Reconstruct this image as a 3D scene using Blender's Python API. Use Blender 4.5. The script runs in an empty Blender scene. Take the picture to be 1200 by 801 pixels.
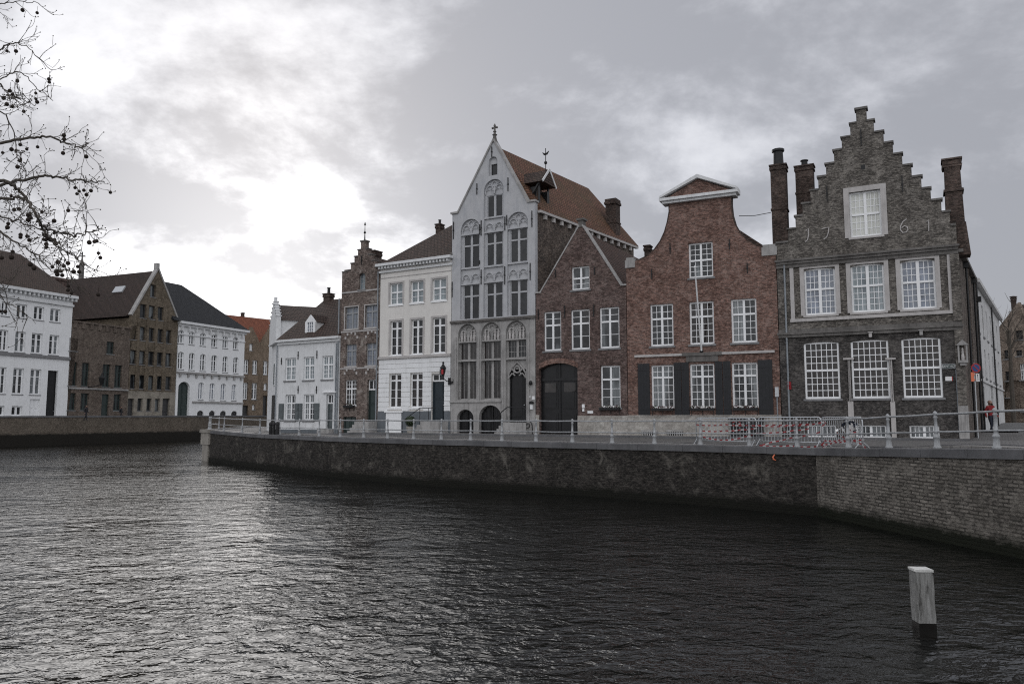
import bpy, bmesh, math, random
from mathutils import Vector, Matrix, geometry
R = math.radians
rnd = random.Random(7)
sc = bpy.context.scene
COL = sc.collection
PI = math.pi

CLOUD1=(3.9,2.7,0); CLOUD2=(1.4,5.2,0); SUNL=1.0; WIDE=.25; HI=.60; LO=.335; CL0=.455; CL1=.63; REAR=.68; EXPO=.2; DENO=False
# ------------------------------------------------------------------ camera
FPX = 900.0
HOR = 489.5
EYE = 1.24
WZ = -2.32                     # water level
PITCH = math.atan((HOR-400.5)/FPX)
cam = bpy.data.cameras.new('camera'); camo = bpy.data.objects.new('camera', cam); COL.objects.link(camo)
camo.location = (0, 0, EYE); camo.rotation_euler = (PI/2+PITCH, 0, 0)
cam.sensor_width = 36; cam.lens = 27.0; cam.clip_end = 3000; cam.clip_start = 0.1
sc.camera = camo

def ray(px, py):
    x = (px-600.0); v = (py-400.5)
    return Vector((x, FPX*math.cos(PITCH)+v*math.sin(PITCH), FPX*math.sin(PITCH)-v*math.cos(PITCH)))
def at(px, py, Y):
    r = ray(px, py); t = Y/r.y
    return Vector((r.x*t, Y, EYE+r.z*t))
def at_z(px, py, z):
    r = ray(px, py); t = (z-EYE)/r.z
    return Vector((r.x*t, r.y*t, z))

# ------------------------------------------------------------------ mesh builder
class MB:
    def __init__(s): s.v=[]; s.f=[]; s.m=[]; s.uv=None
    def add(s, vs, fs, mi=0):
        b=len(s.v); s.v += [tuple(q) for q in vs]
        for f in fs: s.f.append(tuple(b+i for i in f)); s.m.append(mi)
    def box(s, x0,x1,y0,y1,z0,z1, mi=0):
        s.add([(x0,y0,z0),(x1,y0,z0),(x1,y1,z0),(x0,y1,z0),(x0,y0,z1),(x1,y0,z1),(x1,y1,z1),(x0,y1,z1)],
              [(0,3,2,1),(4,5,6,7),(0,1,5,4),(1,2,6,5),(2,3,7,6),(3,0,4,7)], mi); return s
    def bar(s, a, b, w, h=None, mi=0, up=Vector((0,0,1))):
        a=Vector(a); b=Vector(b); h = h or w; d=(b-a).normalized()
        if abs(d.dot(up))>.98: up=Vector((0,1,0))
        x=d.cross(up).normalized()*w/2; y=x.cross(d).normalized()*h/2
        vs=[a-x-y,a+x-y,a+x+y,a-x+y,b-x-y,b+x-y,b+x+y,b-x+y]
        s.add(vs,[(0,3,2,1),(4,5,6,7),(0,1,5,4),(1,2,6,5),(2,3,7,6),(3,0,4,7)],mi); return s
    def tube(s, pts, r, n=6, mi=0, cap=True):
        pts=[Vector(p) for p in pts]; rs = r if isinstance(r,(list,tuple)) else [r]*len(pts)
        rings=[]; prev=None
        for i,p in enumerate(pts):
            d=(pts[min(i+1,len(pts)-1)]-pts[max(i-1,0)])
            d = d.normalized() if d.length>1e-9 else Vector((0,0,1))
            if prev is None:
                a=Vector((0,0,1)) if abs(d.z)<.9 else Vector((1,0,0))
                x=d.cross(a).normalized()
            else:
                x=(prev-d*prev.dot(d)); x = x.normalized() if x.length>1e-6 else d.orthogonal().normalized()
            prev=x; y=d.cross(x)
            rings.append([p+(x*math.cos(2*PI*k/n)+y*math.sin(2*PI*k/n))*rs[i] for k in range(n)])
        vs=[q for ri in rings for q in ri]; fs=[]
        for i in range(len(pts)-1):
            for k in range(n):
                k2=(k+1)%n; fs.append((i*n+k,i*n+k2,(i+1)*n+k2,(i+1)*n+k))
        if cap: fs.append(tuple(range(n))[::-1]); fs.append(tuple((len(pts)-1)*n+k for k in range(n)))
        s.add(vs,fs,mi); return s
    def lathe(s, c, prof, n=10, mi=0):
        c=Vector(c); vs=[]; fs=[]
        for r,z in prof:
            for k in range(n): vs.append(c+Vector((r*math.cos(2*PI*k/n), r*math.sin(2*PI*k/n), z)))
        for i in range(len(prof)-1):
            for k in range(n):
                k2=(k+1)%n; fs.append((i*n+k,i*n+k2,(i+1)*n+k2,(i+1)*n+k))
        fs.append(tuple(range(n))[::-1]); fs.append(tuple((len(prof)-1)*n+k for k in range(n)))
        s.add(vs,fs,mi); return s
    def ball(s, c, r, n=8, m=5, mi=0, sq=(1,1,1)):
        c=Vector(c); prof=[(max(.001,math.sin(PI*i/m)), -math.cos(PI*i/m)) for i in range(m+1)]
        vs=[]; fs=[]
        for rr,z in prof:
            for k in range(n): vs.append(c+Vector((rr*math.cos(2*PI*k/n)*r*sq[0], rr*math.sin(2*PI*k/n)*r*sq[1], z*r*sq[2])))
        for i in range(m):
            for k in range(n):
                k2=(k+1)%n; fs.append((i*n+k,i*n+k2,(i+1)*n+k2,(i+1)*n+k))
        s.add(vs,fs,mi); return s
    def plate(s, outline, holes, y0, y1, mi=0):
        """flat wall in the x-z plane between y0 (front) and y1 with openings cut through"""
        loops=[outline]+list(holes)
        polys=[[Vector((p[0],p[1],0)) for p in l] for l in loops]
        tris=geometry.tessellate_polygon(polys)
        flat=[p for l in loops for p in l]
        b=len(s.v); n=len(flat)
        s.v += [(p[0],y0,p[1]) for p in flat]+[(p[0],y1,p[1]) for p in flat]
        for t in tris:
            a,c,d=[flat[i] for i in t]
            ar=(c[0]-a[0])*(d[1]-a[1])-(c[1]-a[1])*(d[0]-a[0])
            if abs(ar)<1e-9: continue
            t = t if ar>0 else t[::-1]
            s.f.append(tuple(b+i for i in t)); s.m.append(mi)
            s.f.append(tuple(b+n+i for i in t[::-1])); s.m.append(mi)
        k=0
        for li,l in enumerate(loops):
            area=sum(l[i][0]*l[(i+1)%len(l)][1]-l[(i+1)%len(l)][0]*l[i][1] for i in range(len(l)))
            ccw = area>0
            if li>0: ccw = not ccw
            for i in range(len(l)):
                i2=(i+1)%len(l); q=(b+k+i, b+n+k+i, b+n+k+i2, b+k+i2)
                s.f.append(q if ccw else q[::-1]); s.m.append(mi)
            k+=len(l)
        return s
    def build(s, name, mats, parent=None, smooth=False):
        me=bpy.data.meshes.new(name); me.from_pydata(s.v,[],s.f)
        for m in (mats if isinstance(mats,(list,tuple)) else [mats]): me.materials.append(m)
        if any(s.m):
            for p,mi in zip(me.polygons,s.m): p.material_index=mi
        if smooth:
            for p in me.polygons: p.use_smooth=True
        if s.uv:
            l=me.uv_layers.new(name='UVMap')
            for p in me.polygons:
                for li in p.loop_indices: l.data[li].uv=s.uv[me.loops[li].vertex_index]
        me.update()
        o=bpy.data.objects.new(name,me); COL.objects.link(o)
        if parent: o.parent=parent
        return o

def tag(o,label=None,cat=None,group=None,kind=None):
    if label: o['label']=label
    if cat: o['category']=cat
    if group: o['group']=group
    if kind: o['kind']=kind
    return o
def empty(name,loc,rz=0,label=None,cat=None,group=None):
    o=bpy.data.objects.new(name,None); COL.objects.link(o); o.location=loc; o.rotation_euler=(0,0,rz)
    o.empty_display_size=.3
    return tag(o,label,cat,group)
def copy_tree(o,parent=None):
    c=o.copy(); COL.objects.link(c); c.parent=parent
    for ch in [x for x in o.children]: copy_tree(ch,c)
    return c

# ------------------------------------------------------------------ materials
def nmat(name):
    m=bpy.data.materials.new(name); m.use_nodes=True; nt=m.node_tree
    return m,nt,nt.nodes['Principled BSDF']
def node(nt,t,**k):
    n=nt.nodes.new(t)
    for a,b in k.items():
        if a in ('operation','blend_type','data_type','noise_dimensions','feature','wave_type','bands_direction','offset','squash','distance','mode','clamp','interpolation_type','wave_profile'): setattr(n,a,b)
        else: n.inputs[a.replace('_',' ')].default_value=b
    return n
def L(nt,a,b): nt.links.new(a,b)
def rgba(c): return (c[0],c[1],c[2],1)
def coords(nt, kind='Object', sx=1,sy=1,sz=1):
    tc=nt.nodes.new('ShaderNodeTexCoord'); mp=nt.nodes.new('ShaderNodeMapping')
    L(nt,tc.outputs[kind],mp.inputs[0]); mp.inputs['Scale'].default_value=(sx,sy,sz); return mp.outputs[0]
def noise(nt,vec,scale,detail=4,rough=.55,dist=0):
    n=nt.nodes.new('ShaderNodeTexNoise'); n.inputs['Scale'].default_value=scale; n.inputs['Detail'].default_value=detail
    n.inputs['Roughness'].default_value=rough; n.inputs['Distortion'].default_value=dist
    L(nt,vec,n.inputs['Vector']); return n.outputs['Fac']
def ramp(nt,fac,pts):
    r=nt.nodes.new('ShaderNodeValToRGB'); L(nt,fac,r.inputs[0]); e=r.color_ramp.elements
    while len(e)<len(pts): e.new(.5)
    for i,(p,c) in enumerate(pts): e[i].position=p; e[i].color=(c,c,c,1) if not isinstance(c,tuple) else rgba(c)
    return r.outputs[0]
def mixc(nt,fac,a,b,mode='MIX'):
    n=nt.nodes.new('ShaderNodeMix'); n.data_type='RGBA'; n.blend_type=mode; n.clamp_factor=True
    if isinstance(fac,(int,float)): n.inputs[0].default_value=fac
    else: L(nt,fac,n.inputs[0])
    for i,q in ((6,a),(7,b)):
        if isinstance(q,(tuple,list)): n.inputs[i].default_value=rgba(q)
        else: L(nt,q,n.inputs[i])
    return n.outputs[2]
def bump(nt,h,bs,strength=.4,dist=.02):
    b=nt.nodes.new('ShaderNodeBump'); b.inputs['Strength'].default_value=strength; b.inputs['Distance'].default_value=dist
    L(nt,h,b.inputs['Height']); L(nt,b.outputs[0],bs.inputs['Normal'])

def mat(name,col,rough=.7,var=.12,ns=2.5,streak=0,bmp=0,metal=0,dirt=None,spec=.4):
    m,nt,bs=nmat(name); v=coords(nt)
    bs.inputs['Roughness'].default_value=rough; bs.inputs['Metallic'].default_value=metal
    bs.inputs['Specular IOR Level'].default_value=spec
    c=col
    lo=tuple(q*(1-var) for q in col); hi=tuple(min(1,q*(1+var)) for q in col)
    c=mixc(nt,ramp(nt,noise(nt,v,ns,6,.65),[(.3,0),(.7,1)]),lo,hi)
    if streak:
        c=mixc(nt,ramp(nt,noise(nt,coords(nt),.8,9,.75,.5),[(.50,0),(.72,streak*.8)]),c,dirt or tuple(q*.5 for q in col))
        sv=coords(nt,'Object',5,5,.5)
        c=mixc(nt,ramp(nt,noise(nt,sv,1.2,5,.7),[(.50,0),(.72,streak)]),c,dirt or tuple(q*.4 for q in col))
    L(nt,c,bs.inputs['Base Color'])
    if bmp: bump(nt,noise(nt,v,14,6,.7),bs,bmp,.02)
    return m

def brick(name,c1,c2,mortar,bw=.23,bh=.075,coord='Object',stain=.5,stainc=None,mort=.010,bmp=.5,patch=None,rot=False,ns=.7,moss=None,seed=0,gr=1.0):
    m,nt,bs=nmat(name); bs.inputs['Roughness'].default_value=.9; bs.inputs['Specular IOR Level'].default_value=.25
    tc=nt.nodes.new('ShaderNodeTexCoord')
    sep=nt.nodes.new('ShaderNodeSeparateXYZ')
    if coord=='UV':
        L(nt,tc.outputs['UV'],sep.inputs[0]); hx,hz=sep.outputs[0],sep.outputs[1]
    else:
        L(nt,tc.outputs['Object'],sep.inputs[0])
        a=node(nt,'ShaderNodeMath',operation='ADD'); L(nt,sep.outputs[0],a.inputs[0]); L(nt,sep.outputs[1],a.inputs[1])
        hx,hz=a.outputs[0],sep.outputs[2]
    cb=nt.nodes.new('ShaderNodeCombineXYZ'); L(nt,hx,cb.inputs[0]); L(nt,hz,cb.inputs[1]); cb.inputs[2].default_value=seed*3.7
    v=cb.outputs[0]
    # slight unevenness of the courses
    nz=nt.nodes.new('ShaderNodeTexNoise'); nz.inputs['Scale'].default_value=1.4; L(nt,v,nz.inputs['Vector'])
    dv=nt.nodes.new('ShaderNodeVectorMath'); dv.operation='MULTIPLY_ADD'
    L(nt,nz.outputs['Color'],dv.inputs[0]); dv.inputs[1].default_value=(.05,.035,0); L(nt,v,dv.inputs[2])
    br=nt.nodes.new('ShaderNodeTexBrick'); L(nt,dv.outputs[0],br.inputs['Vector'])
    br.inputs['Scale'].default_value=1; br.inputs['Brick Width'].default_value=bw; br.inputs['Row Height'].default_value=bh
    br.inputs['Mortar Size'].default_value=mort; br.inputs['Mortar Smooth'].default_value=.3; br.inputs['Bias'].default_value=-.1
    br.inputs['Color1'].default_value=rgba(c1); br.inputs['Color2'].default_value=rgba(c2); br.inputs['Mortar'].default_value=rgba(mortar)
    c=br.outputs['Color']
    # brick to brick variation and old repairs
    c=mixc(nt,ramp(nt,noise(nt,v,.5,6,.62,.4),[(.42,0),(.58,.75)]),c,tuple(q*.48 for q in c1))
    c=mixc(nt,ramp(nt,noise(nt,v,2.1,6,.7),[(.50,0),(.60,.75)]),c,tuple(min(1,(q+w)*.62) for q,w in zip(c2,mortar)))
    c=mixc(nt,ramp(nt,noise(nt,v,ns*1.4,10,.78),[(.40,0),(.60,stain)]),c,stainc or tuple(q*.45 for q in c1))
    sv=nt.nodes.new('ShaderNodeVectorMath'); sv.operation='MULTIPLY'; L(nt,v,sv.inputs[0]); sv.inputs[1].default_value=(3.5,9,1)
    c=mixc(nt,ramp(nt,noise(nt,sv.outputs[0],1.6,4,.85),[(.48,0),(.62,.75*gr)]),c,tuple(min(1,q*1.55) for q in c2))
    gv=nt.nodes.new('ShaderNodeVectorMath'); gv.operation='MULTIPLY'; L(nt,v,gv.inputs[0]); gv.inputs[1].default_value=(4.5,11,1)
    c=mixc(nt,ramp(nt,noise(nt,gv.outputs[0],1.0,4,.85),[(.40,.85*gr),(.52,0)]),c,tuple(q*.42 for q in c1))
    if patch:
        c=mixc(nt,ramp(nt,noise(nt,v,.9,6,.75,.6),[(.55,0),(.66,patch[1])]),c,patch[0])
    sv2=nt.nodes.new('ShaderNodeVectorMath'); sv2.operation='MULTIPLY'; L(nt,v,sv2.inputs[0]); sv2.inputs[1].default_value=(2.6,.22,1)
    c=mixc(nt,ramp(nt,noise(nt,sv2.outputs[0],1.3,5,.65),[(.56,0),(.78,.45)]),c,tuple(q*.35 for q in c1))
    if moss:   # (z where it ends, colour)
        lt=node(nt,'ShaderNodeMapRange'); L(nt,hz,lt.inputs[0]); lt.inputs[1].default_value=moss[0]+.45; lt.inputs[2].default_value=moss[0]-.2
        mu=node(nt,'ShaderNodeMath',operation='MULTIPLY_ADD'); L(nt,noise(nt,v,1.8,6,.7),mu.inputs[0]); mu.inputs[1].default_value=1.6; mu.inputs[2].default_value=-.8
        ad=node(nt,'ShaderNodeMath',operation='ADD'); L(nt,mu.outputs[0],ad.inputs[0]); L(nt,lt.outputs[0],ad.inputs[1]); ad.use_clamp=True
        mm=node(nt,'ShaderNodeMath',operation='MULTIPLY'); L(nt,ad.outputs[0],mm.inputs[0]); L(nt,lt.outputs[0],mm.inputs[1]); mm.use_clamp=True
        c=mixc(nt,ramp(nt,mm.outputs[0],[(.05,0),(.5,1)]),c,moss[1])
    L(nt,c,bs.inputs['Base Color'])
    hs=node(nt,'ShaderNodeMath',operation='SUBTRACT'); hs.inputs[0].default_value=1; L(nt,br.outputs['Fac'],hs.inputs[1])
    h2=node(nt,'ShaderNodeMath',operation='MULTIPLY_ADD'); L(nt,noise(nt,v,9,6,.8),h2.inputs[0]); h2.inputs[1].default_value=1.2; L(nt,hs.outputs[0],h2.inputs[2])
    bump(nt,h2.outputs[0],bs,bmp,.03)
    return m

def tiles(name,c1,c2,stainc,axis='x',row=.16,st=.6):
    m,nt,bs=nmat(name); bs.inputs['Roughness'].default_value=.75; bs.inputs['Specular IOR Level'].default_value=.3
    tc=nt.nodes.new('ShaderNodeTexCoord'); sep=nt.nodes.new('ShaderNodeSeparateXYZ'); L(nt,tc.outputs['Object'],sep.inputs[0])
    cb=nt.nodes.new('ShaderNodeCombineXYZ'); L(nt,sep.outputs[0 if axis=='x' else 1],cb.inputs[0]); L(nt,sep.outputs[2],cb.inputs[1])
    br=nt.nodes.new('ShaderNodeTexBrick'); L(nt,cb.outputs[0],br.inputs['Vector']); br.inputs['Scale'].default_value=1
    br.inputs['Brick Width'].default_value=.28; br.inputs['Row Height'].default_value=row; br.inputs['Mortar Size'].default_value=.035; br.inputs['Mortar Smooth'].default_value=.5
    br.inputs['Color1'].default_value=rgba(c1); br.inputs['Color2'].default_value=rgba(c2); br.inputs['Mortar'].default_value=rgba(tuple(q*.35 for q in c1))
    v=coords(nt)
    c=mixc(nt,ramp(nt,noise(nt,v,.45,8,.7),[(.4,0),(.65,st)]),br.outputs['Color'],stainc)
    c=mixc(nt,ramp(nt,noise(nt,v,3.6,5,.85),[(.42,0),(.62,.75)]),c,tuple(q*.4 for q in c1))
    L(nt,c,bs.inputs['Base Color'])
    hs=node(nt,'ShaderNodeMath',operation='SUBTRACT'); hs.inputs[0].default_value=1; L(nt,br.outputs['Fac'],hs.inputs[1])
    h2=node(nt,'ShaderNodeMath',operation='MULTIPLY_ADD'); L(nt,noise(nt,v,5,4,.7),h2.inputs[0]); h2.inputs[1].default_value=.8; L(nt,hs.outputs[0],h2.inputs[2])
    bump(nt,h2.outputs[0],bs,1.,.08)
    return m

def glass(name,dark,curtain=None,rough=.05,cs=.5,var=.35):
    """window pane: dark glossy glass, some windows with a net curtain hanging straight behind"""
    m,nt,bs=nmat(name); bs.inputs['Roughness'].default_value=rough; bs.inputs['Specular IOR Level'].default_value=.5
    oi=nt.nodes.new('ShaderNodeObjectInfo'); cbx=nt.nodes.new('ShaderNodeCombineXYZ')
    for i,k in enumerate((37.,0,91.)):
        q=node(nt,'ShaderNodeMath',operation='MULTIPLY'); L(nt,oi.outputs['Random'],q.inputs[0]); q.inputs[1].default_value=k; L(nt,q.outputs[0],cbx.inputs[i])
    def vec(sx,sy,sz):
        a=nt.nodes.new('ShaderNodeVectorMath'); a.operation='ADD'; L(nt,coords(nt,'Object',sx,sy,sz),a.inputs[0]); L(nt,cbx.outputs[0],a.inputs[1]); return a.outputs[0]
    c=mixc(nt,ramp(nt,noise(nt,vec(1.3,1,.9),1.6,3,.6),[(.35,0),(.7,1)]),tuple(q*(1-var) for q in dark),tuple(q*(1+var*2.5) for q in dark))
    if curtain:
        cc=mixc(nt,ramp(nt,noise(nt,vec(9,9,.15),1.5,2,.6),[(.3,0),(.7,1)]),tuple(q*.5 for q in curtain),curtain)
        c=mixc(nt,ramp(nt,noise(nt,vec(1.1,1,.25),.9,2,.5),[(cs-.03,1),(cs+.03,0)]),c,cc)
    L(nt,c,bs.inputs['Base Color'])
    bump(nt,noise(nt,vec(1,1,1),2.2,2,.5),bs,.4,.03)
    return m

M={}
M['white']=mat('white_paint',(.82,.83,.84),.6,.05,3,streak=.28,bmp=.1,dirt=(.35,.35,.34))
M['white_old']=mat('old_white_wash',(.70,.71,.72),.8,.08,2,streak=.35,bmp=.3,dirt=(.30,.30,.29))
M['bluewhite']=mat('pale_blue_limewash',(.46,.465,.48),.8,.10,1.6,streak=.55,bmp=.35,dirt=(.27,.29,.33))
M['cream']=mat('cream_stucco',(.70,.68,.65),.75,.06,1.5,streak=.25,bmp=.15,dirt=(.40,.38,.36))
M['frame']=mat('white_window_paint',(.84,.85,.86),.45,.04,4)
M['frame_grey']=mat('grey_window_paint',(.30,.31,.32),.5,.08,4)
M['frame_green']=mat('dark_green_paint',(.035,.05,.048),.4,.15,4)
M['frame_dark']=mat('dark_window_paint',(.05,.05,.052),.45,.15,4)
M['stone']=mat('grey_limestone',(.35,.342,.335),.85,.22,1.4,streak=.6,bmp=.5,dirt=(.12,.115,.11))
M['stone_dark']=mat('sooty_limestone',(.15,.142,.135),.9,.35,1.1,streak=.6,bmp=.6,dirt=(.04,.038,.036))
M['stone_light']=mat('pale_casing_stone',(.47,.45,.44),.8,.12,2.2,streak=.4,bmp=.3,dirt=(.22,.21,.20))
M['sill']=mat('bluestone_sill',(.20,.20,.205),.7,.2,3,bmp=.2)
M['granite']=mat('wet_bluestone_coping',(.115,.115,.12),.55,.35,.9,bmp=.3,streak=.3,dirt=(.05,.05,.05))
M['granite_light']=mat('pale_sandstone_corner',(.30,.28,.25),.8,.25,1.2,bmp=.4,streak=.5,dirt=(.10,.09,.08))
M['door_black']=mat('black_door_paint',(.012,.012,.013),.35,.3,3)
M['door_blue']=mat('dark_blue_door_paint',(.022,.032,.04),.4,.2,3)
M['shutter']=mat('black_shutter_paint',(.013,.014,.017),.45,.3,5)
M['shutter_grey']=mat('slate_grey_shutter_paint',(.10,.115,.12),.5,.2,5)
M['plinth_grey']=mat('grey_plinth_paint',(.13,.145,.16),.7,.12,2,streak=.3)
M['iron']=mat('dark_wrought_iron',(.02,.02,.021),.5,.3,5,metal=.3)
M['rail']=mat('worn_grey_railing_paint',(.34,.35,.36),.5,.25,9,streak=.5,bmp=.25,dirt=(.12,.12,.12))
M['galv']=mat('galvanised_steel',(.50,.52,.54),.4,.15,12,metal=.4)
M['zinc']=mat('grey_zinc',(.24,.26,.28),.45,.2,3,metal=.3)
M['brickA1']=brick('grey_brown_old_brick',(.11,.10,.09),(.245,.225,.20),(.25,.235,.22),.24,.085,stain=.75,stainc=(.065,.058,.052),patch=((.34,.315,.285),.7),bmp=.8,seed=1)
M['brickA2']=brick('blackened_grey_brick',(.066,.061,.058),(.13,.12,.113),(.155,.145,.135),.24,.08,stain=.75,stainc=(.032,.031,.032),patch=((.17,.16,.148),.45),bmp=.8,seed=2)
M['brickA3']=brick('dark_brown_side_brick',(.14,.115,.10),(.20,.165,.14),(.20,.19,.175),.24,.085,stain=.8,stainc=(.05,.045,.045),bmp=.8,seed=3)
M['brickB']=brick('red_brown_brick',(.165,.094,.075),(.265,.16,.13),(.27,.235,.215),.22,.075,stain=.6,stainc=(.10,.062,.052),bmp=.5,seed=4,ns=.5,mort=.012)
M['brickC']=brick('purple_brown_brick',(.10,.068,.06),(.185,.13,.117),(.22,.19,.175),.22,.08,stain=.6,stainc=(.07,.048,.044),bmp=.6,seed=5,mort=.013)
M['brickD']=brick('sooty_dark_brick',(.115,.09,.075),(.20,.16,.135),(.19,.17,.155),.25,.09,stain=.8,stainc=(.045,.042,.042),bmp=.8,seed=6,patch=((.22,.18,.15),.35))
M['brickF']=brick('pinkish_weathered_brick',(.13,.097,.083),(.25,.20,.175),(.32,.29,.265),.24,.09,stain=.6,stainc=(.13,.10,.09),bmp=.8,seed=7,patch=((.48,.44,.40),.6))
M['brickI']=brick('tan_brick',(.13,.105,.077),(.185,.15,.11),(.19,.165,.135),.22,.08,stain=.25,bmp=.3,seed=8)
M['brickJ']=brick('dull_brown_brick',(.115,.092,.078),(.185,.15,.125),(.20,.175,.15),.24,.09,stain=.6,stainc=(.11,.085,.07),bmp=.6,seed=9,patch=((.32,.27,.22),.35))
M['brickL']=brick('ochre_brown_brick',(.19,.145,.105),(.27,.205,.15),(.26,.22,.18),.24,.09,stain=.4,bmp=.4,seed=10)
M['brickN']=brick('speckled_brown_brick',(.20,.155,.125),(.33,.27,.22),(.33,.29,.25),.26,.10,stain=.6,stainc=(.10,.08,.07),bmp=.8,seed=11,patch=((.38,.33,.28),.4))
M['brickCh']=brick('sooty_chimney_brick',(.075,.054,.046),(.13,.092,.078),(.16,.14,.125),.22,.08,stain=.9,stainc=(.03,.027,.026),bmp=.7,seed=12)
M['plinthB']=brick('pale_plinth_stone',(.38,.36,.33),(.56,.54,.505),(.26,.245,.225),.55,.21,stain=.7,stainc=(.24,.22,.20),mort=.008,bmp=.3,seed=13,gr=.3)
M['stoneI']=brick('grey_tan_stone_blocks',(.30,.27,.23),(.36,.33,.28),(.22,.20,.17),.8,.35,stain=.3,mort=.012,bmp=.2,seed=14,gr=.5)
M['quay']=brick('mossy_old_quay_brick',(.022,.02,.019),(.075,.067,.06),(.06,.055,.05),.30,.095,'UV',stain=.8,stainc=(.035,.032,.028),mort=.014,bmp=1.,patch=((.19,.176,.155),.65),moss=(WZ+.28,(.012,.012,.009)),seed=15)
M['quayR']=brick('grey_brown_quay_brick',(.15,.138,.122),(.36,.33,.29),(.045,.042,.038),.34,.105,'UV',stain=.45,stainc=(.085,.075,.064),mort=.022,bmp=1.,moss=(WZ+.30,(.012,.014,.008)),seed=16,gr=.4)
M['quayF']=brick('brown_far_quay_brick',(.14,.115,.09),(.19,.16,.13),(.16,.14,.12),.34,.12,'UV',stain=.7,stainc=(.08,.068,.055),mort=.016,bmp=.7,patch=((.09,.08,.06),.5),moss=(WZ+1.4,(.02,.018,.015)),seed=17)
M['tileA']=tiles('dark_brown_roof_tiles',(.075,.05,.042),(.115,.075,.06),(.06,.05,.04),'x')
M['tileAy']=tiles('dark_brown_pantiles',(.075,.05,.042),(.115,.075,.06),(.06,.05,.04),'y')
M['tileD']=tiles('orange_brown_roof_tiles',(.185,.088,.058),(.27,.132,.088),(.10,.08,.042),'y',.17,.75)
M['tileC']=tiles('dull_red_brown_tiles',(.10,.058,.045),(.15,.085,.065),(.07,.05,.04),'y')
M['tileI']=tiles('plum_brown_roof_tiles',(.062,.043,.037),(.088,.06,.05),(.05,.037,.032),'y',.2)
M['tileL']=tiles('bright_orange_roof_tiles',(.30,.105,.062),(.38,.14,.08),(.22,.09,.06),'x',.2,.4)
M['slate']=tiles('dark_blue_slates',(.035,.038,.045),(.05,.054,.062),(.03,.032,.038),'x',.14,.4)
M['g_dark']=glass('dark_glass',(.012,.013,.014))
M['g_warm']=glass('dark_warm_glass',(.016,.013,.012),(.06,.055,.05),cs=.34)
M['g_net']=glass('net_curtained_glass',(.03,.033,.036),(.26,.28,.29),cs=.52)
M['g_half']=glass('half_curtained_glass',(.018,.02,.022),(.20,.22,.23),cs=.46)
M['g_blue']=glass('pale_blue_blind_glass',(.14,.17,.19),(.33,.38,.40),cs=.6)
M['g_blind']=glass('cream_blind_glass',(.60,.61,.57),(.68,.69,.64),cs=.5,rough=.3,var=.04)
M['g_greyblue']=glass('grey_blue_curtained_glass',(.16,.18,.22),(.28,.31,.36),cs=.55)
M['leaf']=mat('dark_leaves',(.03,.045,.02),.6,.4,20)
M['flower']=mat('dark_red_flowers',(.06,.022,.025),.7,.5,40)
M['terracotta']=mat('pale_pot',(.35,.33,.30),.8,.15,5)
M['red']=mat('red_plastic',(.38,.03,.035),.5,.08,5)
M['tape_red']=mat('faded_red_tape',(.30,.035,.04),.6,.1,5)
M['tape_white']=mat('dull_white_tape',(.50,.50,.50),.6,.1,5)
M['wht']=mat('white_plastic',(.75,.75,.75),.5,.06,5)
M['orange']=mat('orange_plastic',(.75,.20,.10),.5,.1,5)
M['blue']=mat('blue_sign_enamel',(.02,.07,.22),.4,.05,5)
M['signgreen']=mat('dark_green_sign_enamel',(.01,.035,.03),.4,.1,5)
M['bark']=mat('plane_bark',(.075,.065,.055),.9,.3,6,bmp=.5)
M['seed']=mat('brown_seed_balls',(.028,.02,.016),.95,.3,60,bmp=.6)
M['skin']=mat('skin',(.30,.19,.15),.6,.05)
M['hair']=mat('dark_hair',(.02,.017,.015),.7,.2)
M['coat_red']=mat('red_jacket_cloth',(.23,.018,.022),.85,.15,8)
M['coat_dark']=mat('dark_coat_cloth',(.02,.02,.024),.85,.2,8)
M['jeans']=mat('navy_trousers_cloth',(.018,.022,.035),.9,.2,8)
# ------------------------------------------------------------------ plan
def P2(px, d, py=HOR):
    p = at(px, py, d); return (p.x, p.y)
COPE=[(240,65,0.16),(300,56,0),(380,47.5,0),(480,42,0),(600,38,0),(700,35.3,0),(800,32.6,.02),(955,28.5,.05),(1200,19.6,.36)]
cope=[P2(a,d,505)+(z,) for a,d,z in COPE]
dirx=(cope[-1][0]-cope[-2][0])/(cope[-2][1]-cope[-1][1])
cope.append((cope[-1][0]+dirx*12, cope[-1][1]-12, .6))
TIP=cope[0]
TIPB=(TIP[0]-1.0, TIP[1]+2.6, .16); TIPC=(P2(318,103)[0]-2.0,103,.1)
FX=dict([(1134,35.8),(916,39.7),(736,43.3),(628,46.2),(528,49.2),(443,52.2),(397,54.0),(317,57.8)])
far0=P2(0,95); far1=P2(225,122); far2=P2(318,150)
fd=((far1[0]-far0[0])/(far1[1]-far0[1]))
farm=(far0[0]-fd*-1*-34, far0[1]-34)
FZ=1.50   # top of the far parapet
canal=[(16,2),(4,1.6),(-1.5,1.8),(-8,7.6),(-15,13),(-34,24),farm,far0,far1,far2,(-40,151),TIPC[:2],TIPB[:2]]+[c[:2] for c in cope]
canal.append((16,7))

ctrl=[(c[0],c[1],c[2]) for c in cope]+[TIPB,TIPC]
for k,d in FX.items(): ctrl.append(P2(k,d)+((.20 if k>=443 else .08),))
ctrl += [(26.5,44,.43),(29.5,44,.43),(30,36,.40),(24,30,.42),(39,62,.75),(45,62,.8),(60,90,1.0),(18,24,.40),(25,20,.5),(40,40,.6),(22,10,.6)]
def zs(x,y):
    s=w=0
    for cx,cy,cz in ctrl:
        d2=(x-cx)**2+(y-cy)**2
        if d2<1e-6: return cz
        k=1/d2**1.6; s+=k*cz; w+=k
    return s/w

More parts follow.
